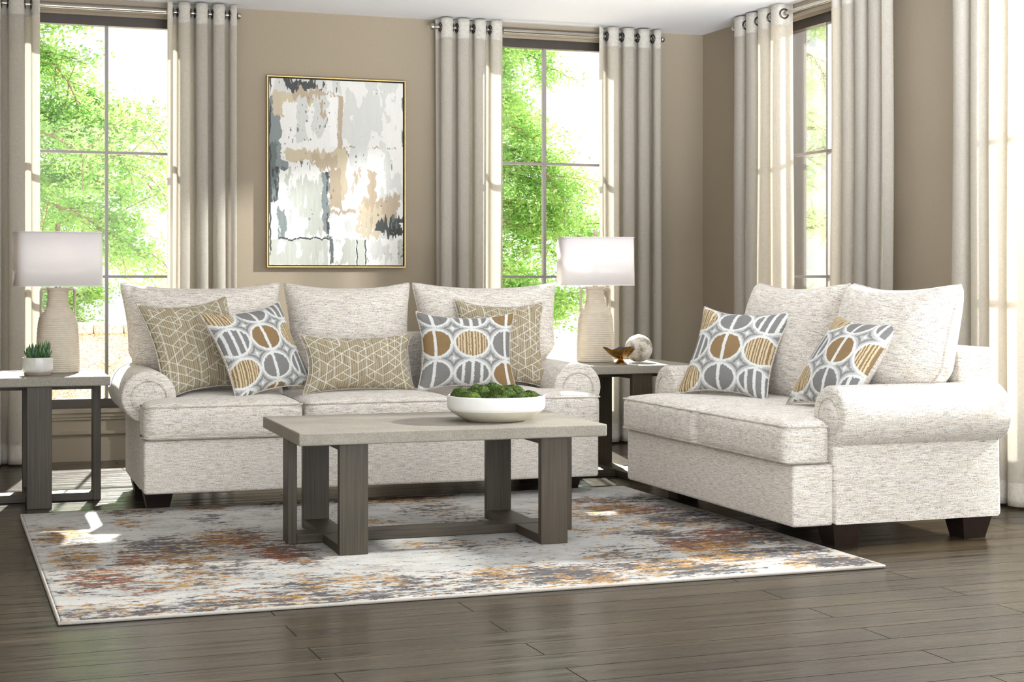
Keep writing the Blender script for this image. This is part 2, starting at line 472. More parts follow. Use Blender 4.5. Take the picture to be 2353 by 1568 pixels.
# ------------------------------------------------------------------ the room
YW, XR, ZC = 9.55, 4.815, 2.655
T = .16
HW = .47                                   # half width of a window opening
ZB, ZT = .30, 2.575                          # opening bottom / top
WIN_BACK = (.985, 3.707)
WIN_RIGHT = (8.026, 5.40)
hwid = lambda c: .95 if c == 5.40 else HW     # nearest window, out of view, widened to let the added lamp shine in

def wall(name, along, centers, a0, a1, fixed):
    mb = MB(); cuts = [a0]
    for c in sorted(centers): cuts += [c - hwid(c), c + hwid(c)]
    cuts.append(a1)
    def bx(u0, u1, z0, z1):
        if along == 'x': mb.box(u0, u1, fixed, fixed + T, z0, z1)
        else: mb.box(fixed, fixed + T, u0, u1, z0, z1)
    for i in range(0, len(cuts), 2): bx(cuts[i], cuts[i + 1], 0, ZC)
    for c in centers: bx(c - hwid(c), c + hwid(c), 0, ZB); bx(c - hwid(c), c + hwid(c), ZT, ZC)
    return struct(mb.obj(name, M['wall']))
struct(MB().box(-1.6 - T, -1.6, 2.0, YW + T, 0, ZC).obj('wall_left', M['wall']))  # unseen left wall, added to darken the left-facing fronts
wall('wall_back', 'x', WIN_BACK, -1.6, XR + T, YW)
wall('wall_right', 'y', WIN_RIGHT, 2.0, YW, XR)
struct(MB().box(-1.6, XR + T, 2.4, YW + T, -.08, 0).obj('floor', M['floor']))
struct(MB().box(-1.6, XR + T, 2.0, YW + T, ZC, ZC + .1).obj('ceiling', M['ceiling']))

def wbox(mb, along, u0, u1, n0, n1, z0, z1):
    """n = distance from the wall face, positive into the room"""
    if along == 'x': mb.box(u0, u1, YW - n1, YW - n0, z0, z1)
    else: mb.box(XR - n1, XR - n0, u0, u1, z0, z1)

def skirting(name, along, spans):
    mb = MB()
    for u0, u1 in spans:
        wbox(mb, along, u0, u1, 0, .016, 0, .11); wbox(mb, along, u0, u1, 0, .011, .11, .135)
    return struct(mb.obj(name, M['trim']))
skirting('baseboard_back', 'x', [(-1.6, WIN_BACK[0] - .5), (WIN_BACK[0] + .5, WIN_BACK[1] - .5), (WIN_BACK[1] + .5, XR)])
skirting('baseboard_right', 'y', [(2.0, WIN_RIGHT[1] - 1.0), (WIN_RIGHT[1] + 1.0, WIN_RIGHT[0] - .5), (WIN_RIGHT[0] + .5, YW)])

def window(n, along, c):
    root = struct(empty(f'window_{n}', (c, YW, 0) if along == 'x' else (XR, c, 0)))
    L = root.location.copy()
    def done(mb, name, mat):
        o = mb.obj(name, mat); o.parent = root; o.matrix_parent_inverse = Matrix.Translation(-L); return o
    a, b = c - hwid(c), c + hwid(c)
    f = MB()
    wbox(f, along, a, b, -.07, -.01, ZT - .062, ZT); wbox(f, along, a, b, -.07, -.01, ZB, ZB + .055)
    wbox(f, along, a, a + .026, -.07, -.01, ZB, ZT); wbox(f, along, b - .026, b, -.07, -.01, ZB, ZT)
    done(f, 'window_frame', M['bronze'])
    for u in ((c,) if hwid(c) == HW else (c - .475, c, c + .475)):
        m = MB(); wbox(m, along, u - .0085, u + .0085, -.06, -.02, ZB + .05, ZT - .055); done(m, 'muntin', M['muntin'])
    for z in (1.06, 1.78):
        m = MB(); wbox(m, along, a + .03, b - .03, -.058, -.022, z - .0075, z + .0075); done(m, 'muntin', M['muntin'])
    g = MB(); wbox(g, along, a + .03, b - .03, -.043, -.038, ZB + .05, ZT - .055); done(g, 'glass', M['glass'])
    # moulded head casing above, moulded apron panel below
    h = MB()
    wbox(h, along, a - .05, b + .05, 0, .02, ZT - .01, ZC); wbox(h, along, a - .05, b + .05, 0, .045, ZT + .005, ZT + .018)
    wbox(h, along, a - .05, b + .05, 0, .034, ZT + .018, ZT + .03); wbox(h, along, a - .05, b + .05, 0, .05, ZC - .03, ZC)
    wbox(h, along, a - .05, b + .05, 0, .036, ZC - .045, ZC - .03)
    done(h, 'head_casing', M['trim'])
    s = MB()
    wbox(s, along, a - .05, b + .05, 0, .018, 0, ZB); wbox(s, along, a - .05, b + .05, 0, .05, ZB - .022, ZB - .002)
    wbox(s, along, a - .05, b + .05, 0, .038, ZB - .045, ZB - .022); wbox(s, along, a - .05, b + .05, 0, .03, ZB - .062, ZB - .045)
    wbox(s, along, a - .05, b + .05, 0, .04, .155, .172); wbox(s, along, a - .05, b + .05, 0, .03, 0, .118)
    wbox(s, along, a - .05, b + .05, 0, .024, .118, .132)
    done(s, 'apron_panel', M['trim'])
    r = MB(); wbox(r, along, a, a + .006, -.158, -.001, ZB, ZT); wbox(r, along, b - .006, b, -.158, -.001, ZB, ZT)
    wbox(r, along, a + .006, b - .006, -.158, -.001, ZT - .006, ZT); wbox(r, along, a + .006, b - .006, -.158, -.001, ZB, ZB + .006)
    done(r, 'jamb', M['bronze'])
window(1, 'x', WIN_BACK[0]); window(2, 'x', WIN_BACK[1]); window(3, 'y', WIN_RIGHT[0]); window(4, 'y', WIN_RIGHT[1])

# ------------------------------------------------------------------ curtains and rods
YR = YW - .13; XRD = XR - .125; ZR = 2.59
def curtain(along, u0, u1, n, label, amp=.048, phase=0.0, seed=0):
    """u0 < u1; pleated linen drop between the two positions along the wall"""
    R = np.random.default_rng(seed)
    w = u1 - u0; NS = 28 * n; base = YR if along == 'x' else XRD
    zs = np.concatenate([np.linspace(.012, .12, 4), np.linspace(.2, 2.4, 30), np.linspace(2.45, 2.645, 8)])
    jit = R.normal(0, 1, n * 2 + 2)
    V = []; U = []
    for z in zs:
        k = 1 - (z / 2.6)
        for i in range(NS + 1):
            s = i / NS; th = 2 * PI * n * s + phase
            fold = th / PI; fi = int(fold) % len(jit); fr = fold - int(fold)
            j = jit[fi] * (1 - fr) + jit[(fi + 1) % len(jit)] * fr
            A = amp * (1 + .10 * j * k) * (1 + .08 * math.sin(z * 2.1 + j))
            u = u0 + w * s + w / (4 * PI * n) * 1.35 * math.sin(2 * th) - .62 * w / (2 * PI * n) * math.sin(th) + .006 * j * k
            v = base + A * math.cos(th) + .004 * math.sin(z * 3 + j * 2) * k
            V.append((u, v, z) if along == 'x' else (v, u, z)); U.append((s, z))
    F = [(r * (NS + 1) + i, r * (NS + 1) + i + 1, (r + 1) * (NS + 1) + i + 1, (r + 1) * (NS + 1) + i) for r in range(len(zs) - 1) for i in range(NS)]
    mid = (u0 + u1) / 2
    root = empty('curtain', (mid, base, 0) if along == 'x' else (base, mid, 0))
    L = root.location.copy(); inv = Matrix.Translation(-L)
    tag(root, label, 'curtain', 'linen curtain panels')
    o = mesh_obj('panel', V, F, M['curtain'], root, True); o.matrix_parent_inverse = inv
    sm = o.modifiers.new('thickness', 'SOLIDIFY'); sm.thickness = .0015
    # eyelets where the cloth crosses the rod
    ks = [k for k in range(-2, 2 * n + 3) if 0 < (PI / 2 + k * PI - phase) / (2 * PI * n) < 1]
    for k in ks:
        s = (PI / 2 + k * PI - phase) / (2 * PI * n); u = u0 + w * s - .62 * w / (2 * PI * n) * math.sin(PI / 2 + k * PI)
        ring = []
        for q in range(20):
            a = 2 * PI * q / 20; ring.append((u, base + .027 * math.cos(a), ZR + .027 * math.sin(a)) if along == 'x' else (base + .027 * math.cos(a), u, ZR + .027 * math.sin(a)))
        g = MB().tube(ring, .0055, 8, closed=True).obj('grommet', M['grommet'], root, True); g.matrix_parent_inverse = inv
    return root

curtain('x', .10, .600, 4, 'beige linen curtain at the far left edge, left of the window behind the succulent table', seed=1, phase=PI)
curtain('x', 1.305, 1.705, 4, 'beige linen curtain between the left window and the framed painting', seed=2, phase=PI)
curtain('x', 2.945, 3.375, 4, 'beige linen curtain between the framed painting and the middle window', seed=3)
curtain('x', 4.00, 4.43, 4, 'beige linen curtain behind the right table lamp, nearest the room corner on the back wall', seed=4, phase=PI)
curtain('y', 8.235, 8.84, 4, 'beige linen curtain on the right wall beside the room corner, behind the loveseat', seed=5)
curtain('y', 7.15, 7.66, 4, 'beige linen curtain on the right wall at the near side of its narrow window', seed=6, phase=PI)
curtain('y', 6.04, 6.60, 4, 'sunlit beige linen curtain at the right edge beyond the loveseat arm', seed=7)

def rod(along, u0, u1, label):
    c = (u0 + u1) / 2; base = YR if along == 'x' else XRD
    P = (lambda u, z=ZR: (u, base, z)) if along == 'x' else (lambda u, z=ZR: (base, u, z))
    root = empty('curtain_rod', P(c)); inv = Matrix.Translation(-Vector(P(c)))
    tag(root, label, 'curtain rod', 'metal curtain rods')
    def fin(mb, name, mat):
        o = mb.obj(name, mat, root, True); o.matrix_parent_inverse = inv
    fin(MB().tube([P(u0), P(u1)], .0125, 14), 'pole', M['nickel'])
    for u, sg in ((u0, -1), (u1, 1)):
        fin(MB().tube([P(u), P(u + sg * .004), P(u + sg * .012), P(u + sg * .024), P(u + sg * .028)], [.013, .02, .022, .018, .006], 16), 'finial', M['nickel'])
    for u in (u0 + .30, u1 - .30):
        mb = MB()
        if along == 'x': mb.tube([(u, YW - .052, ZR + .028), (u, base, ZR + .028), (u, base, ZR)], .006, 8)
        else: mb.tube([(XR - .052, u, ZR + .028), (base, u, ZR + .028), (base, u, ZR)], .006, 8)
        fin(mb, 'bracket', M['nickel'])
rod('x', .02, 1.71, 'brushed metal curtain rod above the left window')
rod('x', 2.925, 4.445, 'brushed metal curtain rod above the middle window')
rod('y', 7.12, 8.86, 'brushed metal curtain rod above the right wall window by the corner')

# ------------------------------------------------------------------ garden
struct(MB().box(-14, 40, YW + T + .02, 42, -.14, -.06).obj('ground', M['gravel']))
struct(MB().box(XR + T + .02, 40, -6, YW + T + .02, -.14, -.06).obj('ground', M['gravel']))

def leaves(C, size, seed, flat=.5):
    R = np.random.default_rng(seed); n = len(C)
    d = R.normal(size=(n, 3)); d[:, 2] *= flat; d /= np.linalg.norm(d, axis=1)[:, None]
    e = R.normal(size=(n, 3)); e -= (e * d).sum(1)[:, None] * d; e /= np.linalg.norm(e, axis=1)[:, None]
    s = size * R.uniform(.6, 1.3, n)[:, None]
    V = np.stack([C - d * s, C + e * s * .42, C + d * s, C - e * s * .42], 1).reshape(-1, 3)
    F = np.arange(4 * n).reshape(-1, 4)
    return V, F

def grow(name, base, h, crown_z, limbs, spread, nleaf, size, leafmat, seed, trunk_r=.09, label='', cat='tree', droop=-.08, group=None, bias=(0, 0)):
    R = np.random.default_rng(seed); br = MB(); pts = []
    bx, by = base
    P0 = [Vector((bx + .05 * math.sin(i * 1.3) * i / 4, by, h * i / 8 - .06)) for i in range(9)]
    br.tube(P0, [trunk_r * (1 - .09 * i) for i in range(9)], 8)
    for l in range(limbs):
        z0 = crown_z + (h - crown_z) * (l / limbs) ** .9
        a = R.uniform(0, 2 * PI); Ls = spread * (1 - .45 * (l / limbs) ** 2) * R.uniform(.75, 1.15)
        p = Vector((bx, by, z0)); d = Vector((math.cos(a) + bias[0], (math.sin(a) + bias[1]) * .8, R.uniform(.05, .3))).normalized()
        path = [p.copy()]; seg = 9
        for k in range(seg):
            d = (d + Vector(R.normal(0, .16, 3)) + Vector((0, 0, droop))).normalized(); p = p + d * Ls / seg; path.append(p.copy())
            if k > 0:
                for t_ in range(3):
                    sd = (d + Vector(R.normal(0, .75, 3))).normalized(); sl = Ls * R.uniform(.14, .32)
                    q = p.copy(); sp = [q.copy()]
                    for m in range(4):
                        sd = (sd + Vector(R.normal(0, .2, 3)) + Vector((0, 0, -.05))).normalized(); q = q + sd * sl / 4; sp.append(q.copy())
                        pts += [tuple(q)] * 2
                    br.tube(sp, [.007, .006, .005, .004, .003], 4, caps=False)
                pts.append(tuple(p))
        br.tube(path, [.03 * (1 - .085 * k) for k in range(seg + 1)], 5, caps=False)
    pts = np.array(pts); C = pts[R.integers(0, len(pts), nleaf)] + R.normal(0, 1, (nleaf, 3)) * np.array([.10, .10, .055])
    C = C[C[:, 2] > .02]
    V, F = leaves(C, size, seed + 1)
    root = empty(name, (bx, by, 0)); tag(root, label, cat, group)
    inv = Matrix.Translation(Vector((-bx, -by, 0)))
    o = br.obj('trunk', M['bark'], root, True); o.matrix_parent_inverse = inv
    o = mesh_obj('foliage', V, F, leafmat, root, False); o.matrix_parent_inverse = inv
    return root
grow('tree', (.30, 17.6), 4.7, 1.15, 38, 2.1, 125000, .029, M['leaf'], 11, label='leafy green tree outside filling the left window')
grow('tree', (5.75, 17.8), 4.7, .40, 42, 1.9, 130000, .029, M['leaf'], 23, label='leafy green tree outside filling the middle window')
grow('tree', (10.35, 18.3), 5.0, .7, 26, 1.5, 50000, .028, M['leaf_pale'], 31, label='pale hazy tree outside the narrow window on the right wall')
grow('bush', (1.18, 14.75), .95, .1, 14, .42, 20000, .02, M['leaf_bush'], 41, trunk_r=.03, label='green bush behind the stone garden wall, beside the left lamp', cat='bush', droop=.03)
grow('bush', (2.30, 14.8), 1.0, .1, 14, .48, 20000, .02, M['leaf_pale'], 43, trunk_r=.03, label='pale bush behind the garden wall, just left of the sofa back', cat='bush', droop=.03)

def stone_wall():
    x0, x1, y0, y1 = -2.0, 2.75, 13.5, 13.9
    nx, nz = 240, 30; V = []; 
    X = np.linspace(x0, x1, nx + 1); Zz = np.linspace(-.08, .60, nz + 1)
    gx, gz = np.meshgrid(X, Zz); dy = fbm(gx * 8, gz * 11, 5, 3) * .06
    V = np.stack([gx, y0 - dy, gz], -1).reshape(-1, 3).tolist()
    F = [(j * (nx + 1) + i, j * (nx + 1) + i + 1, (j + 1) * (nx + 1) + i + 1, (j + 1) * (nx + 1) + i) for j in range(nz) for i in range(nx)]
    root = empty('garden_wall', (.4, 13.7, 0)); tag(root, 'low dry-stone garden wall seen through the left window behind the sofa arm', 'garden wall')
    inv = Matrix.Translation(Vector((-.4, -13.7, 0)))
    mb = MB().add(V, F); mb.box(x0, x1, y0, y1, -.08, .60)
    mb.obj('wall_body', M['garden_stone'], root, True).matrix_parent_inverse = inv
    R = random.Random(3); x = x0
    cap = MB()
    while x < x1:
        w = R.uniform(.14, .28); h = R.uniform(.06, .085); dz = 0
        cap.box(x, x + w - .008, y0 - .07, y1 + .05, .60, .60 + h, .015); x += w
    cap.obj('coping', M['garden_stone'], root, True).matrix_parent_inverse = inv
stone_wall()

# ------------------------------------------------------------------ rug
def rug():
    x0, x1, y0, y1 = .385, 3.27, 5.03, 7.38
    NX, NY = 420, 340
    u, v = np.meshgrid(np.linspace(0, 1, NX + 1), np.linspace(0, 1, NY + 1))
    D = {'g': np.zeros_like(u), 'k': np.zeros_like(u), 'r': np.zeros_like(u)}
    for cu, cv, ru, rv, k, s in RUG:
        wob = 1 + .5 * (fbm(u * 20, v * 20, int(cu * 1000), 2) - .5)
        d = np.maximum(np.abs(u - cu) / (ru * 1.15), np.abs(v - cv) / (rv * 1.0)) * wob * .5 + .5 * np.sqrt(((u - cu) / (ru * 1.15)) ** 2 + ((v - cv) / rv) ** 2)
        D[k] = np.maximum(D[k], s * np.clip(1.45 - d, 0, 1) * (.55 + .9 * fbm(u * 34, v * 46, int(cv * 999), 3)).clip(0, 1.15))
    g0, k0 = D['g'].copy(), D['k'].copy()
    D['g'] = np.maximum(g0, k0 * .62); D['k'] = np.maximum(k0, np.maximum(g0 * .6, D['r'] * .8))
    for k, m in (('g', .30), ('k', .32), ('r', .10)):
        D[k] = np.clip(D[k] * .95 + .5 * np.clip(fbm(u * 7, v * 6, ord(k), 3) - .52, 0, 1) * 2 * m * 2, 0, 1)
    col = np.stack([D['g'], D['k'], D['r']], -1).reshape(-1, 3)
    th = .012
    V = np.stack([x0 + u * (x1 - x0) , y0 + v * (y1 - y0), np.full_like(u, th)], -1)
    V[0, :, 2] = V[-1, :, 2] = .006; V[:, 0, 2] = V[:, -1, 2] = .006
    cx, cy = (x0 + x1) / 2, (y0 + y1) / 2
    V = V.reshape(-1, 3) - np.array([cx, cy, 0])
    F = grid_faces(NX, NY)
    root = empty('area_rug', (cx, cy, 0), math.radians(-.3)); tag(root, 'distressed ivory area rug with gold, grey and rust patches under the coffee table', 'rug')
    mesh_obj('pile', V, F, M['rug'], root, True, col=col)
    a, b = (x1 - x0) / 2, (y1 - y0) / 2
    e = MB(); pts = []
    for (p, q) in (((-a, -b), (a, -b)), ((a, -b), (a, b)), ((a, b), (-a, b)), ((-a, b), (-a, -b))):
        for k in range(24): t = k / 24; pts.append((p[0] + (q[0] - p[0]) * t, p[1] + (q[1] - p[1]) * t, .0065))
    e.tube(pts, .0062, 8, closed=True)
    e.obj('binding', M['rug_edge'], root, True)
RUG = [(0.043, 0.704, 0.029, 0.125, 'g', 1), (0.065, 0.646, 0.02, 0.071, 'k', 0.8), (0.05, 0.474, 0.033, 0.106, 'g', 0.8), (0.164, 0.977, 0.047, 0.072, 'k', 0.7), (0.145, 0.813, 0.022, 0.075, 'g', 0.6), (0.063, 0.292, 0.046, 0.103, 'r', 0.8), (0.061, 0.275, 0.056, 0.102, 'k', 0.6), (0.07, 0.326, 0.042, 0.114, 'g', 0.5), (0.111, 0.426, 0.022, 0.073, 'r', 0.8), (0.17, 0.463, 0.067, 0.138, 'g', 0.7), (0.18, 0.548, 0.064, 0.1, 'k', 0.9), (0.142, 0.412, 0.049, 0.106, 'r', 0.5), (0.255, 0.584, 0.047, 0.094, 'g', 0.9), (0.271, 0.53, 0.052, 0.114, 'r', 0.7), (0.281, 0.597, 0.042, 0.12, 'k', 0.6), (0.301, 0.426, 0.034, 0.106, 'r', 0.9), (0.312, 0.421, 0.034, 0.119, 'k', 0.9), (0.166, 0.246, 0.051, 0.09, 'g', 0.7), (0.195, 0.309, 0.058, 0.067, 'k', 0.7), (0.053, 0.064, 0.056, 0.048, 'g', 0.6), (0.096, 0.03, 0.056, 0.04, 'k', 0.9), (0.014, 0.023, 0.023, 0.04, 'k', 0.8), (0.196, 0.031, 0.071, 0.066, 'k', 0.8), (0.216, 0.038, 0.072, 0.066, 'g', 0.7), (0.207, 0.106, 0.044, 0.051, 'r', 0.5), (0.103, 0.186, 0.03, 0.053, 'r', 0.7), (0.281, 0.124, 0.05, 0.1, 'k', 0.6), (0.345, 0.13, 0.076, 0.095, 'g', 0.6), (0.339, 0.031, 0.073, 0.061, 'k', 0.8), (0.422, 0.096, 0.061, 0.073, 'k', 0.7), (0.279, 0.988, 0.034, 0.073, 'g', 0.7), (0.398, 0.999, 0.035, 0.049, 'k', 0.7), (0.263, 0.816, 0.025, 0.077, 'k', 0.5), (0.613, 0.808, 0.054, 0.091, 'k', 0.6), (0.617, 0.686, 0.039, 0.074, 'r', 0.6), (0.495, 0.685, 0.038, 0.062, 'g', 0.5), (0.576, 0.953, 0.083, 0.062, 'g', 0.8), (0.619, 0.981, 0.064, 0.044, 'r', 0.9), (0.47, 0.074, 0.061, 0.099, 'k', 0.6), (0.523, 0.124, 0.063, 0.069, 'g', 0.6), (0.593, 0.093, 0.057, 0.075, 'k', 0.9), (0.602, 0.051, 0.056, 0.059, 'g', 0.8), (0.731, 0.234, 0.056, 0.07, 'k', 0.6), (0.712, 0.117, 0.064, 0.071, 'k', 0.8), (0.753, 0.099, 0.064, 0.063, 'g', 0.9), (0.77, 0.052, 0.053, 0.046, 'k', 0.8), (0.856, 0.292, 0.059, 0.074, 'r', 0.8), (0.851, 0.248, 0.046, 0.056, 'g', 1), (0.844, 0.14, 0.05, 0.051, 'g', 0.9), (0.897, 0.16, 0.045, 0.06, 'k', 0.9), (0.932, 0.282, 0.053, 0.058, 'k', 0.9), (0.936, 0.355, 0.067, 0.07, 'r', 0.9), (0.911, 0.498, 0.063, 0.068, 'g', 0.8), (0.93, 0.546, 0.058, 0.08, 'k', 1), (0.919, 0.671, 0.06, 0.076, 'r', 0.8), (0.868, 0.694, 0.06, 0.088, 'g', 0.9), (0.807, 0.601, 0.039, 0.072, 'g', 0.8), (0.921, 0.799, 0.056, 0.059, 'k', 0.8), (0.928, 0.061, 0.038, 0.041, 'g', 0.9), (0.959, 0.047, 0.038, 0.048, 'k', 1), (0.959, 0.154, 0.04, 0.052, 'k', 1), (0.832, 0.401, 0.036, 0.053, 'k', 0.9), (0.868, 0.823, 0.035, 0.047, 'r', 0.7), (0.782, 0.449, 0.049, 0.064, 'g', 0.5), (0.743, 0.689, 0.04, 0.075, 'k', 0.4), (0.571, 0.396, 0.082, 0.051, 'k', 0.4), (0.515, 0.421, 0.058, 0.043, 'g', 0.6)]
rug()

# ------------------------------------------------------------------ tables with stone tops and crossed plank bases
def table(name, cx, cy, rz, L, W, H, th, arms, label, ztop_only=False, pl=.11):
    """long stretcher along x ending in side planks, 'arms' cross stretchers ending in front and back planks"""
    root = empty(name, (cx, cy, 0.0), rz); tag(root, label, 'table')
    hw, hd = L / 2, W / 2; k = .036; z0 = .0
    t = MB().box(-hw, hw, -hd, hd, H - th, H, .006); t.obj('tabletop', M['stone'], root)
    zt = H - th - .0005
    ins = .022
    for s in (-1, 1):
        b = MB().box(min(s * (hw - ins), s * (hw - ins - k)), max(s * (hw - ins), s * (hw - ins - k)), -pl / 2, pl / 2, z0, zt, .002)
        b.obj('leg', M['wood_v'], root)
    for ax in arms:
        for s in (-1, 1):
            y_a, y_b = sorted((s * (hd - ins), s * (hd - ins - k)))
            MB().box(ax - pl / 2, ax + pl / 2, y_a, y_b, z0, zt, .002).obj('leg', M['wood_v'], root)
    MB().box(-(hw - ins - k), hw - ins - k, -pl / 2, pl / 2, z0 + .001, k + .002, .002).obj('stretcher', M['wood_x'], root)
    for ax in arms:
        MB().box(ax - pl / 2 + .001, ax + pl / 2 - .001, -(hd - ins - k), -pl / 2, z0 + .001, k, .002).obj('cross_stretcher', M['wood_y'], root)
        MB().box(ax - pl / 2 + .001, ax + pl / 2 - .001, pl / 2, (hd - ins - k), z0 + .001, k, .002).obj('cross_stretcher', M['wood_y'], root)
    # short bearers under the top
    MB().box(-(hw - ins - k), hw - ins - k, -pl / 2 + .002, pl / 2 - .002, zt - .03, zt, .002).obj('bearer', M['wood_x'], root)
    for ax in arms:
        MB().box(ax - .045, ax + .045, -(hd - ins - k), hd - ins - k, zt - .028, zt - .001, .002).obj('bearer', M['wood_y'], root)
    return root
ct = table('coffee_table', 1.917, 6.232, math.radians(-1.5), 1.225, .78, .476 - .012, .048, (-.40, .40),
           'long stone-topped coffee table with brown grey plank legs standing on the rug'); ct.location.z = .0125
table('end_table', .49, 7.90, math.radians(-1.0), .625, .62, .60, .043, (0,), 'square stone-topped end table at the left, under the lamp and succulent')
table('end_table', 3.49, 7.89, math.radians(-1.0), .62, .62, .60, .043, (0,), 'stone-topped end table in the corner between sofa and loveseat')

# ------------------------------------------------------------------ upholstery
def cushion_seat(w, d, h, notchL, notchR, yn):
    """boxed seat cushion; local origin at its centre bottom; y from 0 (front) to d; notches clear the arms behind yn"""
    V, F = rbox_data(w, d, h, .036, 4, 26)
    V[:, 1] += d / 2; V[:, 2] += h / 2
    u = V[:, 0] / (w / 2); v = (V[:, 1] - d / 2) / (d / 2)
    cr = (1 - np.clip(np.abs(u), 0, 1) ** 4) * (1 - np.clip(np.abs(v), 0, 1) ** 6)
    V[:, 2] += np.where(V[:, 2] > h * .75, .026 * cr, 0)
    # front face bulge
    fr = V[:, 1] < .03; V[fr, 1] -= .010 * (1 - np.abs(u[fr]) ** 4) * (1 - (np.abs(V[fr, 2] - h / 2) / (h / 2)).clip(0, 1) ** 2)
    V[:, 0] *= 1 - .03 * np.exp(-(V[:, 1].clip(0) / .03) ** 2) * (np.abs(u) > .86) * (V[:, 2] > .02)
    st = sstep(yn - .012, yn + .012, V[:, 1])
    if notchL: V[:, 0] = np.where(V[:, 0] < 0, V[:, 0] * (1 - st * notchL / (w / 2)), V[:, 0])
    if notchR: V[:, 0] = np.where(V[:, 0] > 0, V[:, 0] * (1 - st * notchR / (w / 2)), V[:, 0])
    return V, F

def welt_loop(w, d, z, yn, notchL, notchR, r=.0045, ins=.006):
    a = w / 2 - ins; c = .026
    pts = []
    def arc(cx, cy, a0, a1):
        for k in range(6): t = a0 + (a1 - a0) * k / 5; pts.append((cx + c * math.cos(t), cy + c * math.sin(t), z))
    arc(-a + c, ins + c, PI, 1.5 * PI); arc(a - c, ins + c, 1.5 * PI, 2 * PI)
    pts.append((a, yn - .02, z)); pts.append((a - notchR, yn + .01, z)) if notchR else None
    pts.append((a - notchR, d - .03, z)); pts.append((-a + notchL, d - .03, z))
    if notchL: pts.append((-a + notchL, yn + .01, z))
    pts.append((-a, yn - .02, z))
    return MB().tube(pts, r, 6, closed=True)

def puff(w, h, T_, N=70, conc=.05, ear=.35, cutL=0.0, cutR=0.0, seed=0, wr=.006, power=.55):
    """knife-edge cushion: front and back sheets meeting at a welted seam; u,v in -1..1; lies in the xz plane, front = -y"""
    t = np.linspace(-1, 1, N + 1); t = np.sign(t) * (1 - (1 - np.abs(t)) ** 1.35)
    u, v = np.meshgrid(t, t)
    cr_ = 1 - .035 * (np.abs(u) * np.abs(v)) ** 8
    X = w / 2 * u * cr_ * (1 - conc * (1 - v ** 2) * np.abs(u)); Z = h / 2 * v * cr_ * (1 - conc * 1.2 * (1 - np.abs(u) ** 2.5) * np.abs(v))
    X = X + np.where(u < 0, 1, 0) * cutL * sstep(.1, .75, -v) * (-u) - np.where(u > 0, 1, 0) * cutR * sstep(.1, .75, -v) * u
    prof = ((1 - u ** 2) * (1 - v ** 2)).clip(0) ** power
    wn = fbm(u * 2.2 + seed, v * 2.2, seed + 3, 3) - .5
    # creases running in from the top and bottom seams
    R = np.random.default_rng(seed + 5); cr = np.zeros_like(u)
    for k in range(7):
        c = R.uniform(-.85, .85); s = R.choice([-1, 1]); sl = R.uniform(-.35, .35); wd = R.uniform(.02, .045)
        dd = (u - c - sl * (1 - s * v)) / wd
        cr += np.exp(-dd ** 2) * np.clip((s * v - .55) / .35, 0, 1) * np.clip((1 - s * v) / .12, 0, 1)
    prof_f = prof * T_ / 2 * (1 + .16 * wn) - cr * wr
    prof_b = prof * T_ / 2 * .8
    n = N + 1
    Vf = np.stack([X, -prof_f, Z], -1).reshape(-1, 3); Vb = np.stack([X, prof_b, Z], -1).reshape(-1, 3)
    Ff = grid_faces(N, N); Fb = Ff[:, ::-1]
    edge = [i for i in range(N)] + [j * n + N for j in range(N)] + [N * n + i for i in range(N, 0, -1)] + [j * n for j in range(N, 0, -1)]
    loop = Vf[edge]
    return Vf, Ff, Vb, Fb, loop, u, v

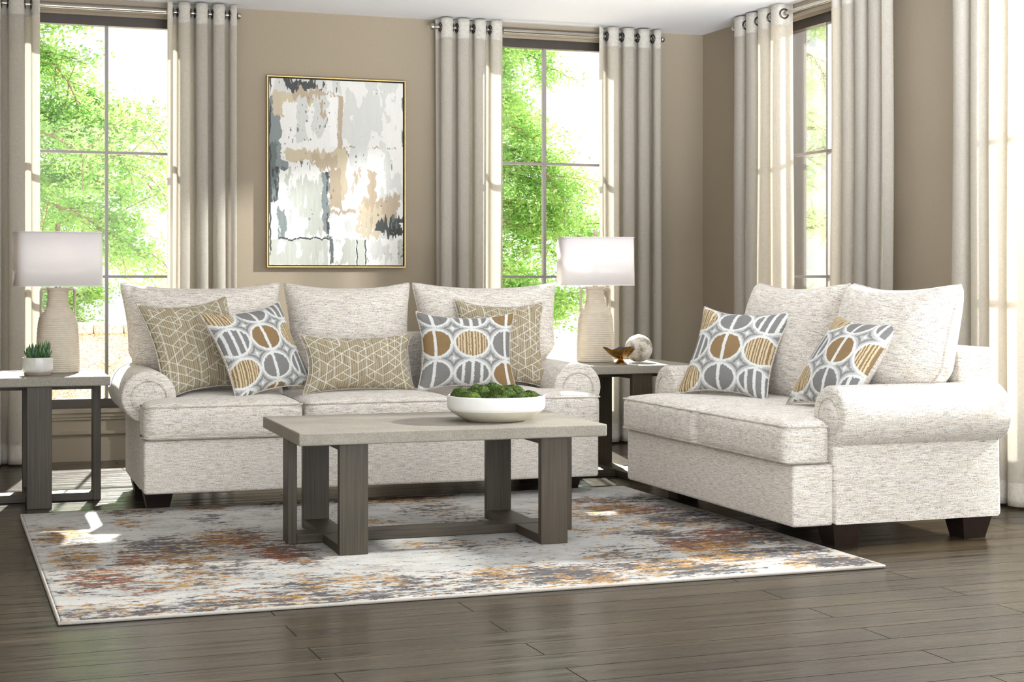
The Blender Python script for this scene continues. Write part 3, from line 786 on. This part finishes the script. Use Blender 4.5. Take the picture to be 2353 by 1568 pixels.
def sofa(name, cx, cy, rz, W, n, label):
    """W = width over the base sides, depth .95; front face at local y = 0, back toward +y"""
    root = empty(name, (cx, cy, 0), rz); tag(root, label, 'sofa')
    D = .95; hw = W / 2; aw = .16
    base = MB(); base.box(-hw, hw, 0, .18, .088, .326, .014); base.box(-hw + .02, hw - .02, .17, D - .02, .10, .32, .01)
    base.obj('base', M['tweed'], root, True)
    for s in (-1, 1):
        # arm cross-section (outward coordinate o, z); o=0 at the base side plane
        prof = [(-.001, .09), (-.001, .415)]
        cxo, cz, rx, rz_ = -.040, .510, .124, .121
        for k in range(27):
            a = math.radians(-62 + (200 + 62) * k / 26); prof.append((cxo + rx * math.cos(a), cz + rz_ * math.sin(a)))
        prof += [(-aw - .002, .44), (-aw - .002, .09)]
        rings = []
        cc = (-.06, .40)
        for y, ins in ((.181, .016), (.184, .006), (.194, 0), (.30, 0), (.5, 0), (.72, 0), (D - .014, 0), (D - .004, .006), (D, .016)):
            ring = []
            for (o, z) in prof:
                dx, dz = o - cc[0], z - cc[1]; L = math.hypot(dx, dz)
                o2, z2 = o - dx / L * ins, z - dz / L * ins
                ring.append((s * (hw + o2), y, z2))
            rings.append(ring)
        arm = MB().loft(rings); ar = arm.obj('arm', M['tweed'], root, True)
        # scroll face: seam piping and a softly raised centre panel
        pts = [(s * (hw + cxo + (rx - .045) * math.cos(a)), .179, cz - .004 + (rz_ - .045) * math.sin(a)) for a in [math.radians(-60 + 300 * k / 24) for k in range(25)]]
        MB().tube(pts, .0035, 6).obj('piping', M['piping'], ar, True)
        ring2 = []
        for y, sc in ((.181, 1.0), (.176, .9), (.1745, .6), (.174, .1)):
            ring2.append([(s * (hw + cxo + (rx - .048) * sc * math.cos(a)), y, cz - .004 + (rz_ - .048) * sc * math.sin(a)) for a in [2 * PI * k / 24 for k in range(24)]])
        MB().loft(ring2, cap=True).obj('scroll_face', M['tweed'], ar, True)
    # back frame
    bk = MB(); V, F = rbox_data(W - .06, .17, .40, .02, 3, 8)
    V = V + np.array([0, D - .085, .57]); bk.add(V, F); bk.obj('back', M['tweed'], root, True)
    # seat cushions
    ov = .03; tot = W + .02; cw = tot / n
    for i in range(n):
        nl = .175 if i == 0 else 0; nr = .175 if i == n - 1 else 0
        V, F = cushion_seat(cw - .010, .78 + ov, .158, nl, nr, .17 + ov)
        x = -tot / 2 + cw * (i + .5)
        V = V + np.array([x, -ov, .328])
        so = mesh_obj('seat_cushion', V, F, M['tweed'], root, True)
        for z in (.148, .012):
            w_ = welt_loop(cw - .010, .78 + ov, z, .17 + ov, nl, nr, .0042, .004)
            w_.v = [(a + x, b - ov, c + .328) for a, b, c in w_.v]
            w_.obj('piping', M['piping'], so, True)
    # back cushions
    span = W - .10 + .08
    widths = {3: [.82, .68, .82], 2: [.93, .93]}[n]
    sc = (W + .10) / sum(widths); xx = -(W + .10) / 2
    for i, w in enumerate(widths):
        w *= sc; cL = .17 if i == 0 else 0; cR = .17 if i == n - 1 else 0
        Vf, Ff, Vb, Fb, loop, u, v = puff(w, .61, .34, 70, .115, cutL=cL, cutR=cR, seed=10 * n + i, wr=.013, power=.36)
        mb = MB().add(Vf, Ff.tolist()).add(Vb, Fb.tolist())
        o = mb.obj('back_cushion', M['tweed'], root, True)
        o.location = (xx + w / 2, .685, .735); o.rotation_euler = (math.radians(-11), 0, math.radians((.8, -1, .6)[i]))
        MB().tube([tuple(p) for p in loop], .005, 6, closed=True).obj('piping', M['piping'], o, True)
        xx += w
    # tapered block feet
    for fx in (-1, 1):
        for fy in (.255, D - .10):
            a, b = .07, .05; x = fx * (hw - .085)
            r1 = [(x - b, fy - b, 0), (x + b, fy - b, 0), (x + b, fy + b, 0), (x - b, fy + b, 0)]
            r2 = [(x - a, fy - a, .094), (x + a, fy - a, .094), (x + a, fy + a, .094), (x - a, fy + a, .094)]
            MB().loft([r1, r2]).obj('foot', M['foot'], root)
    return root
sofa('sofa', 1.99, 7.235, math.radians(-1.6), 2.165, 3, 'long three-seat rolled-arm sofa in oatmeal tweed facing the coffee table')
sofa('loveseat', 3.145, 6.255, math.radians(-90 - .6), 1.60, 2, 'two-seat rolled-arm loveseat in oatmeal tweed at the right')

# ------------------------------------------------------------------ throw pillows
def ikat(X, Z, ou=0.0, ov=0.0):
    """ovals with stripes on a white trellis, between them a grey four-pointed star"""
    n1 = fbm(X * 160, Z * 60, 3, 2) - .5; n2 = fbm(X * 60, Z * 160, 9, 2) - .5
    P = .190
    a = (X + ou) / P + n2 * .02; b = (Z + ov) / (P * .84) + n1 * .05
    ci = np.floor(a); ri = np.floor(b); fa = a - ci - .5; fb = b - ri - .5
    white = np.array(lin(228, 230, 228)[:3]); lg = np.array(lin(190, 192, 191)[:3]); dg = np.array(lin(140, 139, 137)[:3])
    gold = np.array(lin(146, 119, 82)[:3]); tan = np.array(lin(206, 190, 156)[:3]); grey = np.array(lin(132, 131, 130)[:3])
    col = np.empty(X.shape + (3,)); col[:] = white
    # star in the gap
    ga, gb = a - np.round(a), b - np.round(b)
    s = np.abs(ga) ** .62 + np.abs(gb) ** .62 + n1 * .10
    star = (s < .66, s < .53, s < .37, (np.abs(ga) / .052 + np.abs(gb) / .075) < 1 + n1)
    r = np.sqrt((fa / .455) ** 2 + (fb / .44) ** 2) + n1 * .05
    col[star[0]] = lg; col[star[1]] = dg; col[star[2]] = lg
    col[r < 1.06] = white; col[star[3]] = white
    ins = r < .93
    even = (ci % 2 == 0); alt = ((ri + (ci // 2)) % 2 == 0)
    c = np.where((even & alt)[..., None], gold, grey)
    st = (np.abs(fa + .02 + .03 * fb) < .045) & even
    fine = (np.sin(a * 2 * PI * 12.5 + np.sin(a * 31) * .9) > .1) & (~even) & alt
    c = np.where(((~even) & alt)[..., None], gold * .9 + .02, c)
    c = np.where(fine[..., None], tan * 1.12, c)
    wide = (np.abs(((fa * 4.2 + .5) % 1) - .5) < .17) & (~even) & (~alt)
    c = np.where(wide[..., None], white, c); c = np.where(st[..., None], white, c)
    var = (.92 + .16 * fbm(X * 220, Z * 220, 21, 2))[..., None]
    return np.where(ins[..., None], c, col) * var

def lattice(X, Z):
    """thin white cube-lattice lines over fine vertical pin stripes"""
    base = np.array(lin(178, 166, 140)[:3]); dark = np.array(lin(140, 126, 100)[:3]); white = np.array(lin(228, 226, 214)[:3])
    st = (np.sin(X * 2 * PI / .0115 + np.sin(Z * 9) * .8) > .55)
    col = np.where(st[..., None], dark, base)
    L = .047; m = np.zeros(X.shape, bool)
    for i, ang in enumerate((90, 30, 150)):
        d = (math.cos(math.radians(ang)), math.sin(math.radians(ang))); nn = (-d[1], d[0])
        a = (X * nn[0] + Z * nn[1]) / (L * math.sqrt(3) / 2); k = np.round(a); t = (X * d[0] + Z * d[1]) / L + k * .5
        seg = np.floor(t).astype(np.int64); ki = k.astype(np.int64)
        h = ((seg * 73856093) ^ (ki * 19349663) ^ ((i + 1) * 83492791)) & 0xffff
        h = ((h * 40503) >> 5) & 255
        m |= (np.abs(a - k) * L * .866 < .0018) & (h < 186)
    col = np.where(m[..., None], white, col)
    return col * (.93 + .12 * fbm(X * 90, Z * 300, 8, 2))[..., None]

def pillow(w, h, T_, base, az, lean, roll, pat, label, group, ou=0.0, ov=0.0, seed=0):
    """base = world point under the middle of its lower edge; az = direction (deg) its face looks"""
    N = 230
    Vf, Ff, Vb, Fb, loop, u, v = puff(w * 1.03, h * 1.03, T_, N, .16, seed=seed, wr=.006, power=.47)
    flat_x = (u * w / 2); flat_z = (v * h / 2)
    col = (ikat(flat_x, flat_z, ou, ov) if pat == 'ikat' else lattice(flat_x + ou, flat_z + ov)).reshape(-1, 3)
    a, l = math.radians(az), math.radians(lean)
    nrm = Vector((math.cos(l) * math.cos(a), math.cos(l) * math.sin(a), math.sin(l)))
    up = Vector((-math.sin(l) * math.cos(a), -math.sin(l) * math.sin(a), math.cos(l)))
    rt = up.cross(nrm)
    Rm = Matrix(((rt.x, -nrm.x, up.x), (rt.y, -nrm.y, up.y), (rt.z, -nrm.z, up.z)))
    Rr = Matrix.Rotation(math.radians(roll), 3, 'Y')
    c = Vector(base) + up * (h / 2)
    root = empty('throw_pillow', (0, 0, 0)); root.matrix_world = Matrix.Translation(c) @ (Rm @ Rr).to_4x4()
    tag(root, label, 'pillow', group)
    mesh_obj('printed_front', Vf, Ff, M['pillow_face'], root, True, col=col)
    mesh_obj('plain_back', Vb[:], Fb, M['tweed'], root, True)
    MB().tube([tuple(p) for p in loop[::3]], .0042, 6, closed=True).obj('piping', M['piping'], root, True)
    return root
LAT, IKT = 'taupe lattice throw pillows', 'grey and gold oval throw pillows'
pillow(.48, .49, .16, (1.235, 7.60, .500), -72, 24, -5, 'lat', 'square taupe lattice pillow at the left end of the sofa, behind a pillow of ovals', LAT, seed=1)
pillow(.50, .47, .17, (1.53, 7.47, .500), -62, 28, -6, 'ikat', 'square pillow of grey and gold ovals leaning at the left end of the sofa', IKT, .09, .04, seed=2)
pillow(.56, .29, .15, (1.955, 7.50, .500), -88, 14, 0, 'lat', 'oblong taupe lattice lumbar pillow in the middle of the sofa', LAT, .02, .01, seed=3)
pillow(.47, .46, .16, (2.735, 7.62, .500), -94, 18, 2, 'lat', 'square taupe lattice pillow at the right end of the sofa, half hidden', LAT, .013, .03, seed=4)
pillow(.49, .395, .17, (2.475, 7.42, .500), -97, 14, 1, 'ikat', 'pillow of grey and gold ovals right of the sofa middle, behind the moss bowl', IKT, .27, .05, seed=5)
pillow(.49, .46, .17, (3.43, 6.61, .500), -150, 28, 2, 'ikat', 'pillow of grey and gold ovals at the far end of the loveseat', IKT, .10, .085, seed=6)
pillow(.47, .46, .17, (3.47, 5.83, .500), 184, 34, 3, 'ikat', 'pillow of grey and gold ovals tucked behind the near arm of the loveseat', IKT, .05, .05, seed=7)

# ------------------------------------------------------------------ table lamps
def sring(cx, cy, z, a, b, e=2.6, n=48, wob=None):
    R = []
    for k in range(n):
        t = 2 * PI * k / n; c, s = math.cos(t), math.sin(t)
        f = 1 if wob is None else wob(k)
        R.append((cx + a * f * math.copysign(abs(c) ** (2 / e), c), cy + b * f * math.copysign(abs(s) ** (2 / e), s), z))
    return R
def lamp(x, y, z, rz, label):
    root = empty('table_lamp', (x, y, z), rz); tag(root, label, 'lamp', 'ribbed ceramic table lamps')
    keys = [(0, .096), (.01, .099), (.10, .098), (.18, .094), (.235, .090), (.262, .084), (.282, .074), (.298, .062), (.312, .053), (.33, .048), (.35, .046), (.395, .046), (.405, .047)]
    def rad(q):
        for (z0, r0), (z1, r1) in zip(keys, keys[1:]):
            if q <= z1: return r0 + (r1 - r0) * (q - z0) / (z1 - z0)
        return keys[-1][1]
    rings = []; nr = 240; n = 96
    for i in range(nr + 1):
        q = .392 * i / nr; ph = (q / .0098)
        row = int(ph); f = ph - row; rid = math.sin(PI * f)
        r = rad(q)
        rings.append(sring(0, 0, q, r, r * .74, 2.7, n, lambda k: 1 + (.032 * rid * (.7 + .3 * math.cos(2 * PI * k / 4 + row * PI))) * .1 / r))
    MB().loft(rings).obj('lamp_base', M['ceramic'], root, True)
    MB().loft([sring(0, 0, .391, .052, .038, 3, 32), sring(0, 0, .404, .054, .04, 3, 32), sring(0, 0, .406, .045, .032, 3, 32)]).obj('rim', M['ceramic'], root, True)
    for s in (-1, 1):
        P = [(s * .045, 0, .397), (s * .064, 0, .397), (s * .074, 0, .396), (s * .078, 0, .388), (s * .078, 0, .35), (s * .078, 0, .31), (s * .078, 0, .272)]
        mb = MB(); mb.tube(P, .0062, 8); mb.v = [(a, b * 2.2, c) for a, b, c in mb.v]
        mb.obj('handle', M['ceramic'], root, True)
    MB().tube([(0, 0, .40), (0, 0, .44)], .014, 16).obj('neck', M['nickel'], root, True)
    MB().tube([(0, 0, .44), (0, 0, .47), (0, 0, .52), (0, 0, .56)], [.014, .03, .032, .018], 16).obj('bulb', M['shade'], root, True)
    # shade: rounded rectangular drum, open top and bottom
    o0 = [sring(0, 0, q, .196 + d, .118 + d, 5.5, 64) for q, d in ((.412, .006), (.668, .002))]
    sh = MB().loft(o0, cap=False).obj('lamp_shade', M['shade'], root, True)
    sh.modifiers.new('t', 'SOLIDIFY').thickness = .002
    for q in (.4125, .6675):
        MB().tube(sring(0, 0, q, .201, .123, 5.5, 64), .0022, 6, closed=True).obj('trim_band', M['shade'], sh, True)
    MB().tube([(-.195, 0, .655), (.195, 0, .655)], .002, 6).tube([(0, 0, .55), (0, 0, .69)], .003, 6).tube([(0, -.117, .655), (0, .117, .655)], .002, 6).obj('spider', M['nickel'], root, True)
    pl_ = bpy.data.lights.new('bulb_light', 'POINT'); pl_.energy = .7; pl_.color = (1, .82, .62); pl_.shadow_soft_size = .03
    po = bpy.data.objects.new('bulb_light', pl_); COL.objects.link(po); po.parent = root; po.location = (0, 0, .60)
    fr = [(0, 0, .672 + .0012 * k) for k in range(31)]
    MB().tube(fr, [.0115 + .0015 * math.sin(k * 1.6) for k in range(31)], 14).obj('finial', M['ceramic'], root, True)
lamp(.592, 7.97, .601, math.radians(4), 'ribbed beige ceramic lamp with white shade on the left end table behind the succulent')
lamp(3.385, 7.99, .601, math.radians(-12), 'ribbed beige ceramic lamp with white shade on the corner end table behind the brass bowl')

# ------------------------------------------------------------------ small things
def lathe(prof, n=48): return [[(r * math.cos(2 * PI * k / n), r * math.sin(2 * PI * k / n), z) for k in range(n)] for r, z in prof]
# succulent in a glazed pot
r_ = empty('potted_succulent', (.487, 7.765, .601)); tag(r_, 'small green succulent in a pale glazed pot on the left end table', 'plant')
MB().loft(lathe([(.058, .012), (.0665, .018), (.070, .03), (.070, .078), (.069, .083), (.064, .083), (.062, .078), (.062, .03), (.01, .025)])).obj('pot', M['pot'], r_, True)
MB().loft(lathe([(.059, .0), (.062, .005), (.062, .014), (.02, .014)])).obj('pot_foot', M['pot_foot'], r_, True)
MB().loft(lathe([(.0615, .070), (.05, .078), (.02, .081), (.002, .081)], 24)).obj('soil', M['soil'], r_, True)
sm = MB(); R = random.Random(5)
def spike(b, d, L, w):
    d = Vector(d).normalized(); side = d.cross(Vector((0, 0, 1))); side = side.normalized() if side.length > .05 else Vector((1, 0, 0)); nn = side.cross(d)
    rings = []
    for k in range(8):
        t = k / 7; ww = w * (math.sin(PI * (t * .78 + .16)) ** .8) * (1 if t < .8 else (1 - t) / .2 + .05); c = Vector(b) + d * L * t + nn * (-.18 * L * t * t) * -1
        rings.append([tuple(c + side * ww * math.cos(2 * PI * q / 8) + nn * ww * .5 * math.sin(2 * PI * q / 8)) for q in range(8)])
    sm.loft(rings)
for (cx, cy, hgt) in ((-.036, .0, .066), (-.008, .012, .078), (.012, -.012, .07), (.038, .004, .084), (-.02, -.022, .056), (.026, -.026, .056)):
    for ringn, (cnt, tilt, sc) in enumerate(((5, .8, .7), (4, .42, .95), (2, .12, 1.0))):
        for k in range(cnt):
            a = 2 * PI * k / cnt + R.uniform(-.3, .3) + ringn; spike((cx + .004 * math.cos(a), cy + .004 * math.sin(a), .074), (math.cos(a) * tilt, math.sin(a) * tilt, 1), hgt * sc * R.uniform(.85, 1.1), .0075)
sm.obj('leaves', M['succulent'], r_, True)

# wide white bowl of moss on the coffee table
BX, BY, BZ = 2.163, 6.13, .4767
r_ = empty('planter_bowl', (BX, BY, BZ)); r_.scale = (.95, .95, 1.12); tag(r_, 'wide shallow white bowl holding moss mounds on the coffee table', 'bowl')
MB().loft(lathe([(.118, .0), (.128, .003), (.160, .016), (.190, .032), (.199, .0395)], 72), cap=True).obj('bowl_base', M['bowl_base'], r_, True)
MB().loft(lathe([(.199, .0395), (.205, .044), (.2085, .052), (.209, .080), (.2075, .090), (.203, .092), (.199, .089), (.198, .06), (.15, .05), (.01, .05)], 72), cap=False).obj('bowl_body', M['bowl_white'], r_, True)
def moss(dx, dy, r, h, label, seed):
    V, F = [], []; n, m = 64, 22
    V.append((0, 0, h))
    for i in range(1, m + 1):
        for k in range(n):
            t = PI / 2 * i / m; a = 2 * PI * k / n; V.append((r * math.sin(t) * math.cos(a), r * math.sin(t) * math.sin(a), h * math.cos(t)))
    F = [(0, 1 + k, 1 + (k + 1) % n) for k in range(n)] + [(1 + (i - 1) * n + k, 1 + i * n + k, 1 + i * n + (k + 1) % n, 1 + (i - 1) * n + (k + 1) % n) for i in range(1, m) for k in range(n)]
    V = np.array(V); nn = V / np.maximum(np.linalg.norm(V / np.array([r, r, h]), axis=1)[:, None], 1e-6); nn = nn / np.linalg.norm(nn, axis=1)[:, None]
    d = fbm(V[:, 0] * 60 + seed, V[:, 1] * 60 + V[:, 2] * 40, seed, 3) - .5; d2 = rng.uniform(-.5, .5, len(V))
    V = V + nn * (d * .018 + d2 * .003)[:, None]
    o = mesh_obj('moss_mound', V, F, M['moss'], None, True); o.location = (BX + dx * .95, BY + dy * .95, BZ + .0600)
    # short fuzz of blades
    tag(o, label, 'moss', 'moss mounds in the white bowl')
    Rr = np.random.default_rng(seed); idx = Rr.integers(1, len(V), 1500); C = V[idx] + nn[idx] * .003
    return o, C
MS = [(-.135, -.045, .058, .062, 'low moss mound at the left front of the white bowl'),
      (-.035, -.125, .062, .050, 'moss mound at the front of the bowl, left of its centre'),
      (.065, -.118, .062, .055, 'moss mound at the front of the bowl, right of its centre'),
      (.135, -.040, .060, .060, 'rounded moss mound at the right end of the bowl'),
      (.100, .075, .062, .078, 'moss mound at the right rear of the bowl'),
      (.020, -.020, .066, .082, 'tall moss mound in the middle of the bowl'),
      (-.060, .060, .070, .080, 'tall moss mound at the rear, left of the bowl centre'),
      (.020, .120, .060, .085, 'moss mound at the very back of the bowl'),
      (-.140, .055, .050, .070, 'moss mound at the left rear of the bowl')]
for i, (dx, dy, r, h, lb) in enumerate(MS): moss(dx, dy, r, h, lb, 50 + i)

# footed brass bowl and stone sphere
r_ = empty('footed_bowl', (3.425, 7.745, .601), math.radians(15)); tag(r_, 'small footed brass bowl with a wavy rim beside the stone sphere', 'bowl')
def wavy(r, z, k): a = 2 * PI * k / 60; f = 1 + (.10 * math.sin(3 * a + .6) + .06 * math.sin(5 * a)) * (r / .088) ** 2; zz = z + (.006 * math.sin(3 * a) + .004 * math.sin(7 * a)) * (r / .088) ** 2; return (r * f * math.cos(a), r * f * .8 * math.sin(a), zz)
outer = [[wavy(r, z, k) for k in range(60)] for r, z in ((.006, .026), (.022, .029), (.045, .039), (.064, .054), (.080, .070), (.090, .082))]
inner = [[wavy(r, z, k) for k in range(60)] for r, z in ((.090, .0825), (.079, .073), (.062, .058), (.042, .044), (.01, .034))]
MB().loft(outer, cap=False).obj('bowl_body', M['brass'], r_, True)
MB().loft(inner, cap=False).obj('bowl_lining', M['bowl_dark'], r_, True)
MB().loft(lathe([(.035, 0), (.034, .003), (.022, .012), (.014, .022), (.013, .028)], 32)).obj('foot', M['brass'], r_, True)
V, F = [], []
sp = MB().loft(lathe([(max(.0005, .074 * math.sin(PI * k / 40)), .074 - .074 * math.cos(PI * k / 40)) for k in range(41)], 64))
V = np.array(sp.v); nn = (V - [0, 0, .074]); nn /= np.linalg.norm(nn, axis=1)[:, None]
V = V + nn * ((fbm(V[:, 0] * 40, V[:, 2] * 40 + V[:, 1] * 25, 5, 3) - .5) * .003)[:, None]
o = mesh_obj('decorative_sphere', V, sp.f, M['sphere'], None, True); o.location = (3.582, 7.86, .6015)
tag(o, 'round weathered stone sphere beside the brass bowl', 'ornament')

# ------------------------------------------------------------------ framed abstract painting
def painting():
    x0, x1, z0, z1 = 1.909, 2.767, 1.115, 2.262
    root = empty('framed_painting', ((x0 + x1) / 2, YW, (z0 + z1) / 2)); tag(root, 'large abstract painting in grey, white and beige in a thin gold frame', 'painting')
    w, h = x1 - x0, z1 - z0
    NX, NZ = 560, 750
    u, v = np.meshgrid(np.linspace(0, 1, NX + 1), np.linspace(0, 1, NZ + 1)); vt = 1 - v      # vt: 0 at the top
    C = lambda r, g, b: np.array(lin(r, g, b)[:3])
    img = np.empty(u.shape + (3,)); img[:] = C(226, 226, 224)
    grey = fbm(u * 9, vt * 5, 1, 5); img[grey > .56] = C(206, 208, 206)
    def rect(u0, u1, t0, t1, c, rag=.03, cover=1.0, seed=0, sx=7, sy=30):
        nonlocal img
        e = (fbm(u * sx + seed, vt * sy * .8, seed, 7) - .5) * rag * 3.2; e2 = (fbm(u * sy * 1.5, vt * sx * .6 + seed, seed + 9, 7) - .5) * rag * 3.6
        m = (u + e > u0) & (u + e < u1) & (vt + e2 > t0) & (vt + e2 < t1)
        if cover < 1: m &= fbm(u * 34, vt * 9, seed + 31, 7) < (.30 + .40 * cover)
        img = np.where(m[..., None], C(*c), img)
    W_, LG, SG = (228, 228, 226), (204, 206, 204), (188, 192, 184)
    BE, TA, DK, BL, MG = (196, 184, 160), (180, 164, 142), (64, 68, 68), (128, 138, 140), (100, 110, 108)
    rect(-.1, .085, .10, .66, BL, .02, seed=1); rect(-.1, .06, .34, .58, MG, .03, seed=2); rect(-.1, .07, .48, .66, DK, .02, .75, seed=3)
    rect(.10, .42, .01, .065, DK, .04, .85, 4, 5, 20); rect(.16, .33, .01, .05, DK, .02, seed=5)
    rect(.03, .33, .07, .20, BE, .02, seed=6); rect(.18, .48, .06, .12, TA, .03, .9, seed=7); rect(.09, .17, .08, .19, (200, 190, 162), .01, seed=8)
    rect(.10, .50, .13, .37, W_, .03, seed=9); rect(.20, .28, .10, .34, LG, .02, seed=10); rect(.32, .42, .09, .30, LG, .03, seed=11); rect(.37, .45, .12, .2, TA, .03, .45, seed=12)
    rect(.44, .50, .09, .36, (234, 234, 234), .01, seed=13); rect(.505, .54, .08, .37, TA, .01, .95, seed=14)
    rect(.11, .55, .38, .45, BE, .02, seed=15); rect(.30, .56, .41, .48, TA, .03, seed=16); rect(.50, .575, .36, .65, (198, 186, 160), .015, seed=17)
    rect(.44, .53, .48, .69, TA, .015, seed=18); rect(.12, .35, .45, .5, W_, .04, .8, 19); rect(.08, .28, .44, .50, MG, .03, .5, 20, 25, 6); rect(.08, .14, .435, .47, BL, .01, seed=21)
    rect(.07, .43, .49, .86, W_, .01, seed=22); rect(.12, .40, .52, .66, SG, .05, .9, seed=23); rect(.26, .40, .58, .84, SG, .04, .95, seed=24); rect(.16, .24, .58, .75, SG, .05, .6, seed=25)
    rect(.39, .44, .50, .82, BL, .015, .95, seed=26); rect(.42, .443, .5, .87, DK, .012, .6, seed=27); rect(.06, .12, .70, .86, BL, .02, .9, seed=28)
    rect(.60, .70, .47, .66, TA, .05, .75, seed=29); rect(.73, .79, .48, .66, TA, .02, seed=30); rect(.68, .96, .63, .80, TA, .04, seed=31); rect(.66, .84, .66, .84, BE, .04, .95, seed=32)
    rect(.57, .67, .55, .70, (206, 208, 214), .03, .9, seed=33); rect(.45, .64, .70, .72, TA, .015, .9, seed=34); rect(.44, .64, .74, .83, W_, .02, seed=35); rect(.56, .64, .76, .83, LG, .03, .9, seed=36)
    rect(.82, .995, .74, .832, DK, .05, seed=37); rect(.90, .995, .79, .835, (48, 52, 50), .01, seed=38); rect(.90, .95, .71, .80, MG, .02, .6, 39, 25, 6)
    rect(0, .43, .86, 1, SG, .008, seed=40); rect(.06, .12, .87, .94, W_, .02, .9, 41); rect(.20, .24, .88, .96, W_, .02, .8, 42); rect(.30, .40, .90, 1, LG, .03, .6, 43)
    rect(.06, .45, .853, .862, DK, .01, .8, 44, 6, 20); rect(.44, .47, .85, 1, MG, .012, .85, seed=45); rect(.48, .64, .86, 1, SG, .02, seed=46); rect(.47, .56, .86, .96, W_, .03, .7, seed=47)
    rect(.645, .655, .86, 1, DK, .008, .7, seed=48); rect(.66, .71, .86, 1, SG, .008, seed=49); rect(.71, .72, .86, 1, DK, .008, .75, seed=50); rect(.73, .96, .86, 1, W_, .02, seed=51); rect(.76, .90, .88, .99, LG, .04, .8, seed=52); rect(.96, 1, .86, 1, SG, .01, seed=53)
    rect(.55, .95, .355, .364, (170, 158, 140), .012, .5, seed=54); rect(.99, 1, .08, .35, MG, .006, .5, seed=55); rect(.495, .503, .01, .09, DK, .008, .6, seed=56); rect(0, .012, 0, 1, DK, .006, .8, seed=57)
    sp_ = fbm(u * 70, vt * 40, 99, 3); img[(sp_ > .76) & (fbm(u * 5, vt * 5, 98, 2) > .5)] = C(120, 122, 118)
    img *= (.96 + .06 * fbm(u * 60, vt * 14, 71, 3))[..., None]
    Rl = fbm(u * 50, vt * 12, 61, 3) * .0015
    V = np.stack([(u - .5) * (w - .030), -.030 - Rl, (v - .5) * (h - .030)], -1).reshape(-1, 3)
    F = grid_faces(NX, NZ)
    mesh_obj('canvas', V, F, M['canvas'], root, True, col=img.reshape(-1, 3))
    MB().box(-w / 2 + .008, w / 2 - .008, -.026, -.002, -h / 2 + .008, h / 2 - .008).obj('backing', M['black'], root)
    f = MB(); t = .0075
    f.box(-w / 2, w / 2, -.042, -.001, h / 2 - t, h / 2, .0015); f.box(-w / 2, w / 2, -.042, -.001, -h / 2, -h / 2 + t, .0015)
    f.box(-w / 2, -w / 2 + t, -.042, -.001, -h / 2 + t, h / 2 - t, .0015); f.box(w / 2 - t, w / 2, -.042, -.001, -h / 2 + t, h / 2 - t, .0015)
    f.obj('frame', M['frame_gold'], root)
painting()

# ------------------------------------------------------------------ light
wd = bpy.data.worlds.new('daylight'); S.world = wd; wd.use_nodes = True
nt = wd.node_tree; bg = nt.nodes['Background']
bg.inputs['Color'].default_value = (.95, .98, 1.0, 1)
# open side behind the camera (-y): sky strength raised there as added fill
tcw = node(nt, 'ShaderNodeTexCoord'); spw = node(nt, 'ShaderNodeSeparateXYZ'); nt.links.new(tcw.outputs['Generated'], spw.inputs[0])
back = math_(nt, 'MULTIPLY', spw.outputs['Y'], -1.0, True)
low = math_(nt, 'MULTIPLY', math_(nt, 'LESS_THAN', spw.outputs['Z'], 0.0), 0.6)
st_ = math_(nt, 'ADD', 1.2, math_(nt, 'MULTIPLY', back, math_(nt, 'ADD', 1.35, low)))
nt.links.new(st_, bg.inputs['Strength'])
def light(name, kind, loc, direction, energy, color=(1, 1, 1), **kw):
    l = bpy.data.lights.new(name, kind); l.energy = energy; l.color = color
    for k, v in kw.items(): setattr(l, k, v)
    o = bpy.data.objects.new(name, l); COL.objects.link(o); o.location = loc
    o.rotation_euler = Vector(direction).to_track_quat('-Z', 'Y').to_euler(); return o
el = math.radians(38)
light('sun', 'SUN', (6, 16, 8), (-.21 * math.cos(el), -.978 * math.cos(el), -math.sin(el)), 15.0, (1, .97, .92), angle=math.radians(.9))
light('right_window_key_lamp', 'AREA', (9.6, 5.25, 4.0), Vector((1.9, 5.9, .4)) - Vector((9.6, 5.25, 4.0)), 1300, (1, .985, .965), size=.3)  # lamp added outside the right window, casts the table shadows

# unseen up-light added below the view to brighten the ceiling
light('added_ceiling_fill', 'AREA', (2.9, 3.2, .4), (.17, .82, .56), 38, (.96, .98, 1), shape='RECTANGLE', size=3.0, size_y=.5, spread=math.radians(56))

# ------------------------------------------------------------------ camera
cam = bpy.data.cameras.new('camera'); co = bpy.data.objects.new('camera', cam); COL.objects.link(co)
cam.sensor_width = 36; cam.sensor_fit = 'HORIZONTAL'; cam.lens = 3700 / 2353 * 36
cam.shift_x = 0; cam.shift_y = -(784 - 640) / 2353
co.location = (0, 0, 1.05); co.rotation_euler = (PI / 2, 0, -math.radians(20)); cam.clip_end = 200
S.camera = co
S.view_settings.view_transform = 'Standard'; S.view_settings.look = 'None'; S.view_settings.exposure = 0.46; S.view_settings.gamma = 1.0
S.view_settings.use_curve_mapping = False
